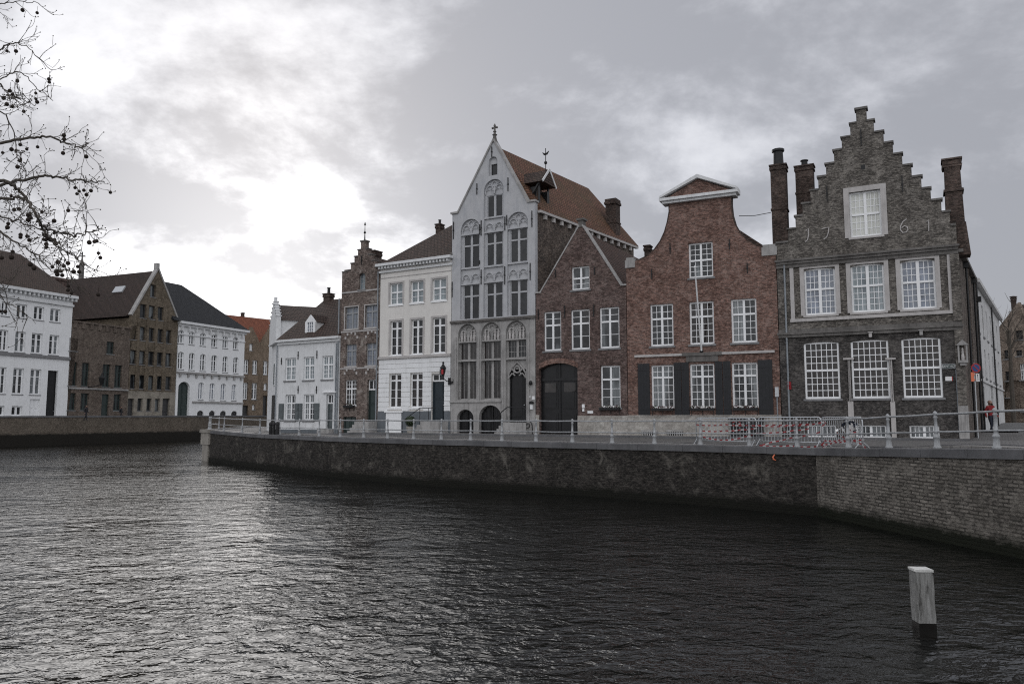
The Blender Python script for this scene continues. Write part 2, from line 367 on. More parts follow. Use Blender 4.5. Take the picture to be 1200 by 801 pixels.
def cope_off(off):
    """coping line shifted off metres towards the land"""
    pts=[c for c in cope]; out=[]
    for i,c in enumerate(pts):
        a=Vector(pts[max(i-1,0)][:2]); b=Vector(pts[min(i+1,len(pts)-1)][:2]); d=(b-a).normalized()
        n=Vector((-d.y,d.x)); 
        out.append((c[0]+n.x*off, c[1]+n.y*off, c[2]))
    return out

def sheet(name,outline,m,dz=0,step=1.6,zf=zs):
    xs=[p[0] for p in outline]; ys=[p[1] for p in outline]
    pts=[Vector((p[0],p[1])) for p in outline]; n=len(pts)
    def inside(x,y):
        c=False; j=n-1
        for i in range(n):
            xi,yi=pts[i]; xj,yj=pts[j]
            if (yi>y)!=(yj>y) and x<(xj-xi)*(y-yi)/(yj-yi)+xi: c=not c
            j=i
        return c
    ex=[]
    if step:
        x=min(xs)+step/2
        while x<max(xs):
            y=min(ys)+step/2
            while y<max(ys):
                if inside(x,y): ex.append(Vector((x,y)))
                y+=step
            x+=step
    v,e,f,_,_,_=geometry.delaunay_2d_cdt(pts+ex,[],[list(range(n))],1,1e-4)
    mb=MB(); mb.add([(p.x,p.y,zf(p.x,p.y)+dz) for p in v],[tuple(q) for q in f])
    o=mb.build(name,m); tag(o,kind='structure')
    return o

# ground reaching the horizon, with the canal cut out of it
def big(): return [(-1500,-400),(1500,-400),(1500,2500),(-1500,2500)]
polys=[[Vector((x,y,0)) for x,y in l] for l in (big(),canal)]
tr=geometry.tessellate_polygon(polys); fl=[p for l in (big(),canal) for p in l]
mb=MB(); g=[]
for t in tr:
    a,c,d=[fl[i] for i in t]; ar=(c[0]-a[0])*(d[1]-a[1])-(c[1]-a[1])*(d[0]-a[0])
    g.append(tuple(t) if ar>0 else tuple(t[::-1]))
mb.add([(p[0],p[1],-.12) for p in fl],g)
M['earth']=mat('town_ground',(.09,.088,.085),.95,.3,.5)
tag(mb.build('ground',M['earth']),kind='structure')

# cobbled street
def cobble(name,c1,c2,mo,sx=.14,sy=.11,seed=0,rough=.75):
    m,nt,bs=nmat(name); bs.inputs['Roughness'].default_value=rough; bs.inputs['Specular IOR Level'].default_value=.35
    v=coords(nt)
    br=nt.nodes.new('ShaderNodeTexBrick'); L(nt,v,br.inputs['Vector']); br.inputs['Scale'].default_value=1
    br.inputs['Brick Width'].default_value=sx; br.inputs['Row Height'].default_value=sy; br.inputs['Mortar Size'].default_value=.012
    br.inputs['Color1'].default_value=rgba(c1); br.inputs['Color2'].default_value=rgba(c2); br.inputs['Mortar'].default_value=rgba(mo)
    c=mixc(nt,ramp(nt,noise(nt,v,.35,7,.7),[(.35,0),(.7,.6)]),br.outputs['Color'],tuple(q*.55 for q in c1))
    c=mixc(nt,ramp(nt,noise(nt,v,4,3,.7),[(.4,0),(.7,.3)]),c,tuple(q*1.5 for q in c2))
    L(nt,c,bs.inputs['Base Color']); bump(nt,br.outputs['Fac'],bs,-.4,.02); return m
M['cobble']=cobble('granite_setts',(.125,.12,.118),(.175,.17,.165),(.06,.058,.055))
M['paving']=cobble('pale_pavement_slabs',(.22,.21,.20),(.27,.26,.25),(.10,.10,.095),.6,.4)
M['asphalt']=mat('worn_grey_road',(.13,.13,.13),.85,.2,1.5,bmp=.3)
front=[P2(k,FX[k]) for k in (317,397,443,528,628,736,916,1134)]
st=[c[:2] for c in cope_off(.02)]
street_poly=[TIPB[:2],TIPC[:2],(-28,103),(front[0][0]-.5,front[0][1]+3)]+front+[(26.5,44),(39.6,62),(62,100),(75,98),(50,50),(45,20),(40,7)]+[ (cope[-1][0],cope[-1][1]) ]+st[::-1][1:]
sheet('street',street_poly,M['cobble'],0.0,1.7)
# strip of pale pavement beside the railing, with a kerb
def strip(name,o0,o1,m,dz,th):
    a=cope_off(o0); b=cope_off(o1); mb=MB(); n=len(a)
    # subdivide for the ground shape
    def sub(l):
        r=[]
        for i in range(len(l)-1):
            for k in range(8):
                t=k/8; r.append(tuple(l[i][j]*(1-t)+l[i+1][j]*t for j in range(3)))
        r.append(l[-1]); return r
    A=sub(a); Bq=sub(b); vs=[];n=len(A)
    for p in A: vs.append((p[0],p[1],max(zs(p[0],p[1]),p[2])+dz))
    for p in Bq: vs.append((p[0],p[1],zs(p[0],p[1])+dz))
    for p in Bq: vs.append((p[0],p[1],zs(p[0],p[1])+dz-th))
    for p in A: vs.append((p[0],p[1],zs(p[0],p[1])+dz-th))
    fs=[]
    for i in range(n-1):
        fs.append((i,i+1,n+i+1,n+i)); fs.append((n+i,n+i+1,2*n+i+1,2*n+i)); fs.append((3*n+i,3*n+i+1,i+1,i))
    mb.add(vs,[f[::-1] for f in fs]); o=mb.build(name,m); tag(o,kind='structure'); return o
strip('pavement',.55,1.55,M['paving'],.10,.3)
strip('kerb',1.56,1.70,M['granite'],.13,.35)
# pavement along the house fronts
def fr_off(off):
    out=[]
    for i,p in enumerate(front):
        a=Vector(front[max(i-1,0)]); b=Vector(front[min(i+1,len(front)-1)]); d=(b-a).normalized(); out.append((p[0]+d.y*off,p[1]-d.x*off))
    return out
def ribbon(name,pa,pb,m,dz,n=8,th=.15,zf=zs):
    A=[];Bq=[]
    for i in range(len(pa)-1):
        for k in range(n):
            t=k/n; A.append(tuple(pa[i][j]*(1-t)+pa[i+1][j]*t for j in (0,1))); Bq.append(tuple(pb[i][j]*(1-t)+pb[i+1][j]*t for j in (0,1)))
    A.append(pa[-1][:2]); Bq.append(pb[-1][:2]); q=len(A); mb=MB()
    vs=[(p[0],p[1],zf(*p)+dz) for p in A]+[(p[0],p[1],zf(*p)+dz) for p in Bq]+[(p[0],p[1],zf(*p)+dz-th) for p in Bq]
    fs=[]
    for i in range(q-1): fs+= [(i,q+i,q+i+1,i+1),(q+i,2*q+i,2*q+i+1,q+i+1)]
    mb.add(vs,fs); o=mb.build(name,m); tag(o,kind='structure'); return o
ribbon('pavement',fr_off(-.05),fr_off(1.35),M['paving'],.09)
ribbon('kerb',fr_off(1.36),fr_off(1.50),M['granite'],.11)
ribbon('pavement',[(26.4,44.0),(39.5,62.0)],[(27.9,43.0),(41.2,61.0)],M['asphalt'],.11)
ribbon('kerb',[(27.92,42.99),(41.22,60.99)],[(28.1,42.9),(41.4,60.9)],M['granite'],.12)

# far bank street
fq=[far0,far1,far2]
def faroff(off):
    d=(Vector(far1)-Vector(far0)).normalized(); n=Vector((-d.y,d.x))
    return [(farm[0]+n.x*off,farm[1]+n.y*off)]+[(p[0]+n.x*off,p[1]+n.y*off) for p in fq]
fo=faroff(.4); 
sheet('far_street',[fo[0],fo[1],fo[2],fo[3],(-38,150.5),(-20,170),(-60,260),(-200,260),(-200,60)],M['cobble'],0,0,lambda x,y:.85)
# near bank under the camera and under the tree
sheet('riverbank',[(16,2),(4,1.6),(-1.5,1.8),(-8,7.6),(-15,13),(-34,24),(-40,-20),(40,-20),(40,2)],M['paving'],0,0,lambda x,y:-.02)

# ------------------------------------------------------------------ quay walls
def quay_wall(name,label,line,m,capm,zb=WZ-1.2,cap_th=.27,cap_w=.5,proj=.07,top=None):
    """line: (x,y,z of the top) running so that the water lies on its right-hand side"""
    root=empty(name,(0,0,0),0,label,'quay wall')
    n=len(line); nrm=[]
    for i in range(n):
        a=Vector(line[max(i-1,0)][:2]); b=Vector(line[min(i+1,n-1)][:2]); d=(b-a).normalized(); nrm.append(Vector((-d.y,d.x)))
    mb=MB(); mb.uv=[]; arc=0
    for i in range(n-1):
        a=line[i]; b=line[i+1]; l=(Vector(b[:2])-Vector(a[:2])).length; k=max(1,int(l/3)); 
        for j in range(k):
            t0=j/k; t1=(j+1)/k; q=[]
            for t in (t0,t1):
                x,y,z=[a[c]*(1-t)+b[c]*t for c in range(3)]; nn=nrm[i].lerp(nrm[i+1],t)
                z-=cap_th
                q.append(((x,y,zb),(x,y,z),(x+nn.x*cap_w,y+nn.y*cap_w,z),(x+nn.x*cap_w,y+nn.y*cap_w,zb),arc+l*t))
            p,r=q
            mb.add([p[0],r[0],r[1],p[1],p[2],r[2],r[3],p[3]],[(0,1,2,3),(3,2,5,4),(7,4,5,6),(0,3,4,7),(1,6,5,2)])
            mb.uv += [(p[4],zb),(r[4],zb),(r[4],r[1][2]),(p[4],p[1][2]),(p[4],p[1][2]+cap_w),(r[4],r[1][2]+cap_w),(r[4],zb),(p[4],zb)]
        arc+=l
    mb.build('masonry',m,root)
    # coping stones, each butted to the next with a thin joint
    mb=MB()
    for i in range(n-1):
        a=line[i]; b=line[i+1]; l=(Vector(b[:2])-Vector(a[:2])).length; k=max(1,round(l/1.9))
        for j in range(k):
            g=.006/l; t0=j/k+g; t1=(j+1)/k-g; jz=rnd.uniform(-.006,.006); jp=rnd.uniform(-.008,.012); q=[]
            for t in (t0,t1):
                x,y,z=[a[c]*(1-t)+b[c]*t for c in range(3)]; nn=nrm[i].lerp(nrm[i+1],t)
                q.append([(x-nn.x*(proj+jp),y-nn.y*(proj+jp)),(x+nn.x*(cap_w+.02),y+nn.y*(cap_w+.02)),z+jz])
            p,r=q
            mb.add([(*p[0],p[2]-cap_th+.002),(*r[0],r[2]-cap_th+.002),(*r[1],r[2]-cap_th+.002),(*p[1],p[2]-cap_th+.002),
                    (*p[0],p[2]-.02),(*r[0],r[2]-.02),(*r[1],r[2]),(*p[1],p[2]),
                    (p[0][0]*.96+p[1][0]*.04,p[0][1]*.96+p[1][1]*.04,p[2]),(r[0][0]*.96+r[1][0]*.04,r[0][1]*.96+r[1][1]*.04,r[2])],
                   [(3,2,1,0),(0,1,5,4),(4,5,9,8),(8,9,6,7),(2,3,7,6),(0,4,8,7,3),(1,2,6,9,5)])
    mb.build('coping',capm,root)
    return root
c0=[(c[0],c[1],c[2]+.10) for c in cope]
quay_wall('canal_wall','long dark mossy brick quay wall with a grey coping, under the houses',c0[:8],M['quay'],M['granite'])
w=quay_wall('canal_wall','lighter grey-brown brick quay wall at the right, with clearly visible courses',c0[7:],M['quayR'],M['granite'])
quay_wall('canal_wall','short quay wall turning the point of the quay at the left end of the railing',[(TIPC[0],TIPC[1],.2),(TIPB[0],TIPB[1],.26),c0[0]],M['quay'],M['granite'])
# pale stone block cladding the tip
mb=MB(); d=(Vector(cope[1][:2])-Vector(TIP[:2])).normalized()
def tipbox(s,e,o,zb,zt,m):
    a=Vector(TIP[:2])+d*s; b=Vector(TIP[:2])+d*e; nn=Vector((-d.y,d.x))
    m.add([(a.x-nn.x*o,a.y-nn.y*o,zb),(b.x-nn.x*o,b.y-nn.y*o,zb),(b.x+nn.x*.3,b.y+nn.y*.3,zb),(a.x+nn.x*.3,a.y+nn.y*.3,zb),
           (a.x-nn.x*o,a.y-nn.y*o,zt),(b.x-nn.x*o,b.y-nn.y*o,zt),(b.x+nn.x*.3,b.y+nn.y*.3,zt),(a.x+nn.x*.3,a.y+nn.y*.3,zt)],[(0,3,2,1),(4,5,6,7),(0,1,5,4),(1,2,6,5),(2,3,7,6),(3,0,4,7)])
tipbox(-.5,1.5,.16,-.95,.02,mb); tipbox(-.6,1.6,.24,.025,.29,mb); tipbox(-.2,1.2,.10,WZ-.5,-.955,mb)
tag(mb.build('corner_stone',M['granite_light']),'pale stepped sandstone blocks capping the left point of the quay wall','stone block')
fw=faroff(0); 
quay_wall('canal_wall','brown brick canal wall with a dark coping on the far bank, before the distant houses',[(fw[0][0],fw[0][1],FZ),(far0[0],far0[1],FZ),(far1[0],far1[1],1.62),(far2[0],far2[1],1.72),(-40,151,1.72)],M['quayF'],M['granite'],cap_th=.22,cap_w=.45)
quay_wall('canal_wall','low quay wall of the near bank below the plane tree',[(-34,24,-.02),(-15,13,-.02),(-8,7.6,-.02),(-1.5,1.8,-.02),(4,1.6,-.02),(16,2,-.02)],M['quay'],M['granite'])

# ------------------------------------------------------------------ water
m,nt,bs=nmat('canal_water'); M['water']=m
bs.inputs['Base Color'].default_value=(.006,.0065,.006,1); bs.inputs['Roughness'].default_value=.05
bs.inputs['IOR'].default_value=1.48; bs.inputs['Specular IOR Level'].default_value=.5
def wn(sx,sy,rot,scale,det,ro,dist=0):
    tc=nt.nodes.new('ShaderNodeTexCoord'); mp=nt.nodes.new('ShaderNodeMapping'); L(nt,tc.outputs['Object'],mp.inputs[0])
    mp.inputs['Scale'].default_value=(sx,sy,1); mp.inputs['Rotation'].default_value=(0,0,R(rot)); return noise(nt,mp.outputs[0],scale,det,ro,dist)
a=wn(.85,1.2,14,3.0,3,.55,.6)
b=wn(.8,1.15,-14,.8,3,.5,.4)
c=wn(1,1.2,30,7.5,2,.5)
e=wn(.5,1,-5,.13,3,.6,.5)      # patches of calmer and livelier water
r_=ramp(nt,e,[(.38,.35),(.62,1.25)])
def mul(x,y):
    n_=node(nt,'ShaderNodeMath',operation='MULTIPLY'); L(nt,x,n_.inputs[0])
    if isinstance(y,float): n_.inputs[1].default_value=y
    else: L(nt,y,n_.inputs[1])
    return n_.outputs[0]
def add(x,y):
    n_=node(nt,'ShaderNodeMath',operation='ADD'); L(nt,x,n_.inputs[0]); L(nt,y,n_.inputs[1]); return n_.outputs[0]
WAVE=(.085,.12,.012)
h=add(add(mul(mul(a,r_),WAVE[0]),mul(b,WAVE[1])),mul(c,WAVE[2]))
bp=nt.nodes.new('ShaderNodeBump'); bp.inputs['Strength'].default_value=1; bp.inputs['Distance'].default_value=1.0
L(nt,h,bp.inputs['Height']); L(nt,bp.outputs[0],bs.inputs['Normal'])
mb=MB(); mb.add([(-140,-10,WZ),(40,-10,WZ),(40,175,WZ),(-140,175,WZ)],[(0,1,2,3)])
tag(mb.build('water',M['water']),kind='structure')

# ------------------------------------------------------------------ facade helpers
class Fac:
    def __init__(s,pl,pr,z):
        s.a=Vector(pl); s.b=Vector(pr); s.z=z; s.W=(s.b-s.a).length; s.d=(s.b-s.a)/s.W; s.n=Vector((-s.d.y,s.d.x))
        s.rz=math.atan2(s.d.y,s.d.x)
    def uv(s,px,py,y=0):
        r=ray(px,py); o=s.a+s.n*y
        # t*r.xy = o + u*d
        det=r.x*(-s.d.y)+s.d.x*r.y
        t=(o.x*(-s.d.y)+s.d.x*o.y)/det
        p=Vector((r.x*t,r.y*t)); return ((p-o).dot(s.d), EYE+r.z*t-s.z)
    def rect(s,x0,x1,yt,yb,y=0):
        xc=(x0+x1)/2; yc=(yt+yb)/2
        return (s.uv(x0,yc,y)[0],s.uv(x1,yc,y)[0],s.uv(xc,yb,y)[1],s.uv(xc,yt,y)[1])
    def row(s,xs,xr,yt,yb):
        """openings of one storey share sill and head heights, read at picture column xr"""
        z0=s.uv(xr,yb)[1]; z1=s.uv(xr,yt)[1]; yc=(yt+yb)/2
        return [(s.uv(a,yc)[0],s.uv(b,yc)[0],z0,z1) for a,b in xs]
def arch_pts(r,kind,rise=None):
    u0,u1,z0,z1=r; w=u1-u0; 
    if kind is None: return [(u0,z0),(u1,z0),(u1,z1),(u0,z1)]
    n=12; out=[(u0,z0),(u1,z0)]
    if kind=='seg':
        h=rise or w*.12; rad=(w*w/4+h*h)/(2*h); cz=z1-rad; a0=math.asin(w/2/rad)
        for i in range(n+1):
            a=a0-2*a0*i/n; out.append(((u0+u1)/2+rad*math.sin(a),cz+rad*math.cos(a)))
    elif kind=='round':
        h=rise or w/2
        for i in range(n+1):
            a=PI*i/n; out.append(((u0+u1)/2+w/2*math.cos(a),z1-h+h*math.sin(a)))
    elif kind=='point':
        h=rise or w*.8
        for i in range(n//2+1):
            t=i/(n//2); a=t*PI/2; out.append((u1-w/2*(1-math.cos(a)), z1-h+h*math.sin(a)**.9*(1) ))
        for i in range(n//2-1,-1,-1):
            t=i/(n//2); a=t*PI/2; out.append((u0+w/2*(1-math.cos(a)), z1-h+h*math.sin(a)**.9))
    return out
class Bld:
    def __init__(s,name,label,fac,group=None):
        s.f=fac; s.root=empty(name,(fac.a.x,fac.a.y,fac.z),fac.rz,label,'house',group); s.holes=[]; s.W=fac.W
    def hole(s,r,arch=None,rise=None): s.holes.append(arch_pts(r,arch,rise))
    def wall(s,outline,m,y0=0,th=.35,name='wall'):
        return MB().plate(outline,s.holes,y0,y0+th).build(name,m,s.root)
    def win(s,r,cols=3,rt=2,rb=3,tr=.4,f='frame',p='g_dark',fw=.075,bar=.03,arch=None,rise=None,inset=.12,mull=.10,sill='sill',label=None,hole=True,y=0,casing=None,cw=.14,so=.06):
        u0,u1,z0,z1=r
        if hole: s.hole(r,arch,rise)
        a=y+inset; w=u1-u0; zt=z1-(z1-z0)*tr if tr else z1; mb=MB()
        mb.box(u0,u0+fw,a,a+.08,z0,z1); mb.box(u1-fw,u1,a,a+.08,z0,z1)
        mb.box(u0+fw,u1-fw,a,a+.08,z0,z0+fw*1.2); mb.box(u0+fw,u1-fw,a,a+.08,z1-fw,z1)
        xs=[]
        uc=(u0+u1)/2
        if mull:
            mb.box(uc-mull/2,uc+mull/2,a-.012,a+.075,z0+fw*1.2,z1-fw); xs=[(u0+fw,uc-mull/2),(uc+mull/2,u1-fw)]
        else: xs=[(u0+fw,u1-fw)]
        zz=[(z0+fw*1.2,z1-fw,rb)]
        if tr:
            for q0,q1 in xs: mb.box(q0,q1,a-.02,a+.07,zt-.05,zt+.05)
            zz=[(z0+fw*1.2,zt-.05,rb),(zt+.05,z1-fw,rt)]
        for q0,q1 in xs:
            for (b0,b1,nr) in zz:
                for i in range(1,cols): 
                    x=q0+(q1-q0)*i/cols; mb.box(x-bar/2,x+bar/2,a+.02,a+.055,b0,b1)
                for i in range(1,nr):
                    z=b0+(b1-b0)*i/nr; mb.box(q0,q1,a+.022,a+.053,z-bar/2,z+bar/2)
        o=mb.build('window',M[f],s.root)
        if label: o['label']=label
        MB().box(u0+.01,u1-.01,a+.04,a+.05,z0+.01,z1-.01).build('pane',M[p],o)
        if sill: MB().box(u0-.09,u1+.09,y-so,a-.02,z0-.10,z0+.004).build('sill',M[sill],o)
        if casing:
            mb=MB(); c=casing
            mb.box(u0-cw,u0-.001,y-.04,y+.05,z0-.001,z1+cw); mb.box(u1+.001,u1+cw,y-.04,y+.05,z0-.001,z1+cw); mb.box(u0-.001,u1+.001,y-.04,y+.05,z1+.001,z1+cw)
            mb.build('frame',M[c],o)
        return o
    def door(s,r,m='door_black',inset=.22,leaves=1,rows=3,arch=None,rise=None,hole=True,fan=None,label=None,handle=True,y=0):
        u0,u1,z0,z1=r
        if hole: s.hole(r,arch,rise)
        a=y+inset; mb=MB(); zt=z1 if not fan else z1-(z1-z0)*fan
        mb.box(u0,u1,a+.04,a+.09,z0,zt)
        mb.box(u0,u0+.08,a-.03,a+.05,z0,zt); mb.box(u1-.08,u1,a-.03,a+.05,z0,zt)
        lw=(u1-u0-.16)/leaves
        for l in range(leaves):
            q0=u0+.08+l*lw; q1=q0+lw
            if l: mb.box(q0-.03,q0+.03,a-.02,a+.04,z0,zt)
            for k in range(rows):
                b0=z0+(zt-z0)*(k+.10)/rows; b1=z0+(zt-z0)*(k+.92)/rows
                mb.box(q0+lw*.14,q1-lw*.14,a+.01,a+.04,b0,b1)
                mb.box(q0+lw*.22,q1-lw*.22,a-.005,a+.01,b0+.08,b1-.08)
        o=mb.build('door',M[m],s.root)
        if label: o['label']=label
        if handle: MB().ball((u1-.16,a-.05,z0+1.05),.035).box(u1-.17,u1-.15,a-.05,a+.04,z0+1.04,z0+1.06).build('handle',M['galv'],o)
        if fan:
            w=s.win((u0,u1,zt,z1),1,1,1,None,f='frame',p='g_dark',hole=False,inset=inset-.02,mull=.06,sill=None,y=y)
        return o
    def body(s,m,ze,D,x0=.03,x1=None,name='side_wall',y0=.36,zb=-.6):
        x1=x1 if x1 is not None else s.W-.03
        return MB().box(x0,x1,y0,D,zb,ze).build(name,m,s.root)
    def roof_perp(s,xr,zr,zl,zrr,D,m,x0=-.05,x1=None,y0=.37,hip=0,name='roof'):
        x1=x1 if x1 is not None else s.W+.05
        mb=MB(); mb.add([(x0,y0,zl),(xr,y0,zr),(x1,y0,zrr),(x0,D,zl),(xr,D-hip,zr),(x1,D,zrr)],[(0,1,4,3),(1,2,5,4),(0,2,1),(3,4,5),(0,3,5,2)])
        return mb.build(name,m,s.root)
    def roof_par(s,yr,zr,ze,D,m,x0=-.05,x1=None,y0=-.15,hl=0,hr=0,name='roof'):
        x1=x1 if x1 is not None else s.W+.05
        mb=MB(); mb.add([(x0,y0,ze),(x1,y0,ze),(x1,D,ze),(x0,D,ze),(x0+hl,yr,zr),(x1-hr,yr,zr)],[(0,1,5,4),(1,2,5),(2,3,4,5),(3,0,4),(0,3,2,1)])
        return mb.build(name,m,s.root)
    def chim(s,x0,x1,yt,yb,dy,m='brickCh',parent=None,th=.6,pot=None,caps=2,below=1.5,lean=0):
        u0,z0=s.f.uv((x0+x1)/2,yb,dy); z1=s.f.uv((x0+x1)/2,yt,dy)[1]; a=s.f.uv(x0,(yt+yb)/2,dy)[0]; b=s.f.uv(x1,(yt+yb)/2,dy)[0]
        mb=MB(); mb.box(a,b,dy,dy+th,z0-below,z1-.30)
        mb.box(a-.05,b+.05,dy-.05,dy+th+.05,z1-.301,z1-.18); mb.box(a-.02,b+.02,dy-.02,dy+th+.02,z1-.181,z1-.08); mb.box(a-.07,b+.07,dy-.07,dy+th+.07,z1-.081,z1)
        zc=z0+(z1-z0)*.45; mb.box(a-.04,b+.04,dy-.04,dy+th+.04,zc,zc+.10)
        o=mb.build('chimney',M[m],parent or s.root)
        if pot:
            mb=MB(); c=((a+b)/2,dy+th/2,z1-.01); k=pot
            mb.lathe(c,[(k[0],0),(k[0]*.9,k[1]*.85),(k[0]*1.2,k[1]*.87),(k[0]*1.2,k[1])],10); mb.build('chimney_pot',M['iron'],o)
        return o
    def anchors(s,pts,m='iron'):
        for (px,py0,py1) in pts:
            u,z0=s.f.uv(px,py1); z1=s.f.uv(px,py0)[1]
            MB().box(u-.025,u+.025,-.05,.002,z0,z1).box(u-.05,u+.05,-.06,-.001,(z0+z1)/2-.03,(z0+z1)/2+.03).build('wall_anchor',M[m],s.root)
    def pipe(s,px,y0,y1,r=.05,m='zinc',off=.08):
        ua,za=s.f.uv(px,y0); 
        zb=s.f.uv(px,y1)[1]
        mb=MB().tube([(ua,-off,zb),(ua,-off,za)],r,8)
        z=zb+.6
        while z<za: mb.tube([(ua,-off,z),(ua,-off,z+.05)],r*1.35,8); z+=2.1
        mb.build('drainpipe',M[m],s.root)
    def steps(s,u0,u1,n,zt,m='stone',rail=None,side=1,run=.28):
        """straight flight coming out of the facade"""
        mb=MB(); h=zt/n
        for i in range(n): mb.box(u0-.0*i,u1+.0*i,-(n-i)*run-.25,.0,-.2 if i==0 else i*h+.0005,(i+1)*h) if False else mb.box(u0,u1,-(n-i)*run-.3,.18,(i*h if i else -.3),(i+1)*h-.001*0)
        return mb.build('steps',M[m],s.root)
    def side_steps(s,u0,u1,n,zt,m='stone',dirn=1,depth=.95,land=1.0):
        """flight climbing along the facade to a landing before the door (dirn=1: climbs to the right)"""
        h=zt/n; run=(u1-u0-land)/max(1,n-1); mb=MB()
        for i in range(n):
            if dirn==1: mb.box(u0+i*run,u1,-depth,-.003,(i*h if i else -.3),(i+1)*h)
            else: mb.box(u0,u1-i*run,-depth,-.003,(i*h if i else -.3),(i+1)*h)
        return mb.build('steps',M[m],s.root)
def facade(a,b,z): return Fac(P2(a,FX[a]),P2(b,FX[b]),z)
def ply(fac,pts): return [fac.uv(x,y) for x,y in pts]
GR='houses along the quay'
# ================================================================== A  the 1716 house (right)
fA=facade(916,1134,.20); A=Bld('stepped_gable_house','dark brick step-gabled house with iron date numerals, at the alley corner',fA,GR)
W=A.W
Ls=[(95,597),(122,540),(153,487),(183,432),(217,375),(250,320),(283,263),(317,207),(350,150),(386,92),(411,30)]
rx=[870,812,775,730,690,648,608,568,528,486,455]; ry=[525,470,418,370,320,270,222,172,127,78,30]
def q(p): return (890+p[0]/3.642, 120+p[1]/3.642)
lv=[]
for i in range(11):
    l=fA.uv(*q(Ls[i])); r=fA.uv(*q((rx[i],ry[i])))
    lv.append((l[0],r[0],(l[1]+r[1])/2))
lv[0]=(0.02,W-.02,lv[0][2])
out=[(.02,-.5),(W-.02,-.5),(W-.02,lv[0][2])]
lefts=[]; rights=[]
# right side going up, then the left side going down
for i in range(1,11): out += [(lv[i][1],lv[i-1][2]),(lv[i][1],lv[i][2])]
for i in range(10,0,-1): out += [(lv[i][0],lv[i][2]),(lv[i][0],lv[i-1][2])]
out += [(.02,lv[0][2])]
zc1=fA.uv(1020,296)[1]; zc2=fA.uv(1020,386)[1]
gw=fA.row([(942.7,983.9),(998,1042.3),(1057.7,1103.7)],1020,398,466.6)
bw=fA.row([(946,980),(1003,1039),(1066,1101)],1040,498,513.2)
uw=fA.row([(942.6,979.3),(997.3,1036.9),(1056,1097)],1016,309,365.5)
at_=fA.rect(995.7,1032.8,223.5,277)
for i,r in enumerate(gw): A.win(r,6,4,4,.5,p='g_warm',mull=None,fw=.09,bar=.035,sill='sill',inset=.06,arch='seg',rise=.07)
for i,r in enumerate(bw): A.win(r,3,0,1,None,p='g_net',fw=.07,mull=.12,sill=None,inset=.1)
for i,r in enumerate(uw): A.win(r,3,3,4,.45,p=('g_greyblue','g_blue','g_greyblue')[i],fw=.09,mull=.14,sill='stone_light',inset=.1,casing='stone_light',cw=.20,arch='seg',rise=.09)
A.win(at_,3,3,3,.5,p='g_blind',fw=.09,mull=.13,sill='stone_light',inset=.12,casing='stone_light',cw=.26,label='small-paned attic window with drawn cream blinds')
# wall in three builds of brick: ground floor black, upper floors grey brown
h_lo=[h for h in A.holes if h[0][1]<zc2-1.5]; h_hi=[h for h in A.holes if h[0][1]>zc2-1.5]
MB().plate([(.02,-.5),(W-.02,-.5),(W-.02,zc2),(.02,zc2)],h_lo,0,.35).build('wall',M['brickA2'],A.root)
up=[(.02,zc2),(W-.02,zc2)]+out[2:]
MB().plate(up,h_hi,0,.35).build('wall',M['brickA1'],A.root)
# step copings
for i in range(0,11):
    l,r,z=lv[i]; w1,w2,w3,w4=[rnd.uniform(-.015,.015) for _ in range(4)]
    if i<10:
        MB().box(l-.06+w1 if i else .0,lv[i+1][0]-.001,-.07+w2,.42,z-.002,z+.09+w3).build('coping_stone',M['stone_dark'],A.root); MB().box(lv[i+1][1]+.001,r+(.06+w4 if i else 0),-.07+w1,.42,z-.002,z+.09+w2).build('coping_stone',M['stone_dark'],A.root)
    else: MB().box(l-.07,r+.07,-.08,.43,z-.002,z+.11).build('coping_stone',M['stone_dark'],A.root)
mb=MB(); mb.box(-.05,W+.06,-.26,-.001,zc1-.10,zc1); mb.box(0,W,-.18,-.002,zc1-.24,zc1-.101); mb.box(0,W,-.10,-.002,zc1-.42,zc1-.241)
mb.build('cornice',M['stone_dark'],A.root)
mb=MB(); mb.box(-.05,W+.06,-.20,-.001,zc2-.07,zc2+.03); mb.box(0,W,-.13,-.002,zc2-.22,zc2-.071); mb.box(0,W,-.06,-.002,zc2+.031,zc2+.20)
mb.build('cornice',M['stone_dark'],A.root)
# pale pilaster strips between first floor windows, with the base band joining them
def strips(xs,yt,yb,m,pr,name='pilaster'):
    mb=MB()
    for a,b in xs:
        r=fA.rect(a,b,yt,yb); mb.box(r[0],r[1],-pr,.0,fA.uv(1016,yb)[1],fA.uv(1016,yt)[1])
    return mb.build(name,M[m],A.root)
strips([(926,930.5)],303,370,'stone_light',.06); strips([(1111.5,1117.5)],303,370,'stone_light',.06)
r=fA.rect(926,1117.5,366.5,371); MB().box(r[0],r[1],-.09,-.001,r[2]-.06,r[2]+.10).build('sill_band',M['stone_light'],A.root)
for a,b in ((993.2,999.6),(1042.8,1048.4)):
    u0=fA.uv(a,460)[0]; u1=fA.uv(b,460)[0]; zt=fA.uv(a,421.5)[1]; zm=fA.uv(a,470)[1]
    mb=MB(); mb.box(u0+.08,u0+.16,-.14,-.001,zm,zt); mb.box(u1-.16,u1-.08,-.14,-.001,zm,zt); mb.box(u0-.12,u1+.12,-.2,-.001,zt,zt+.09); mb.box(u0,u1,-.10,-.002,-.3,zm-.001)
    mb.build('wall_pier',M['stone_light'],A.root)
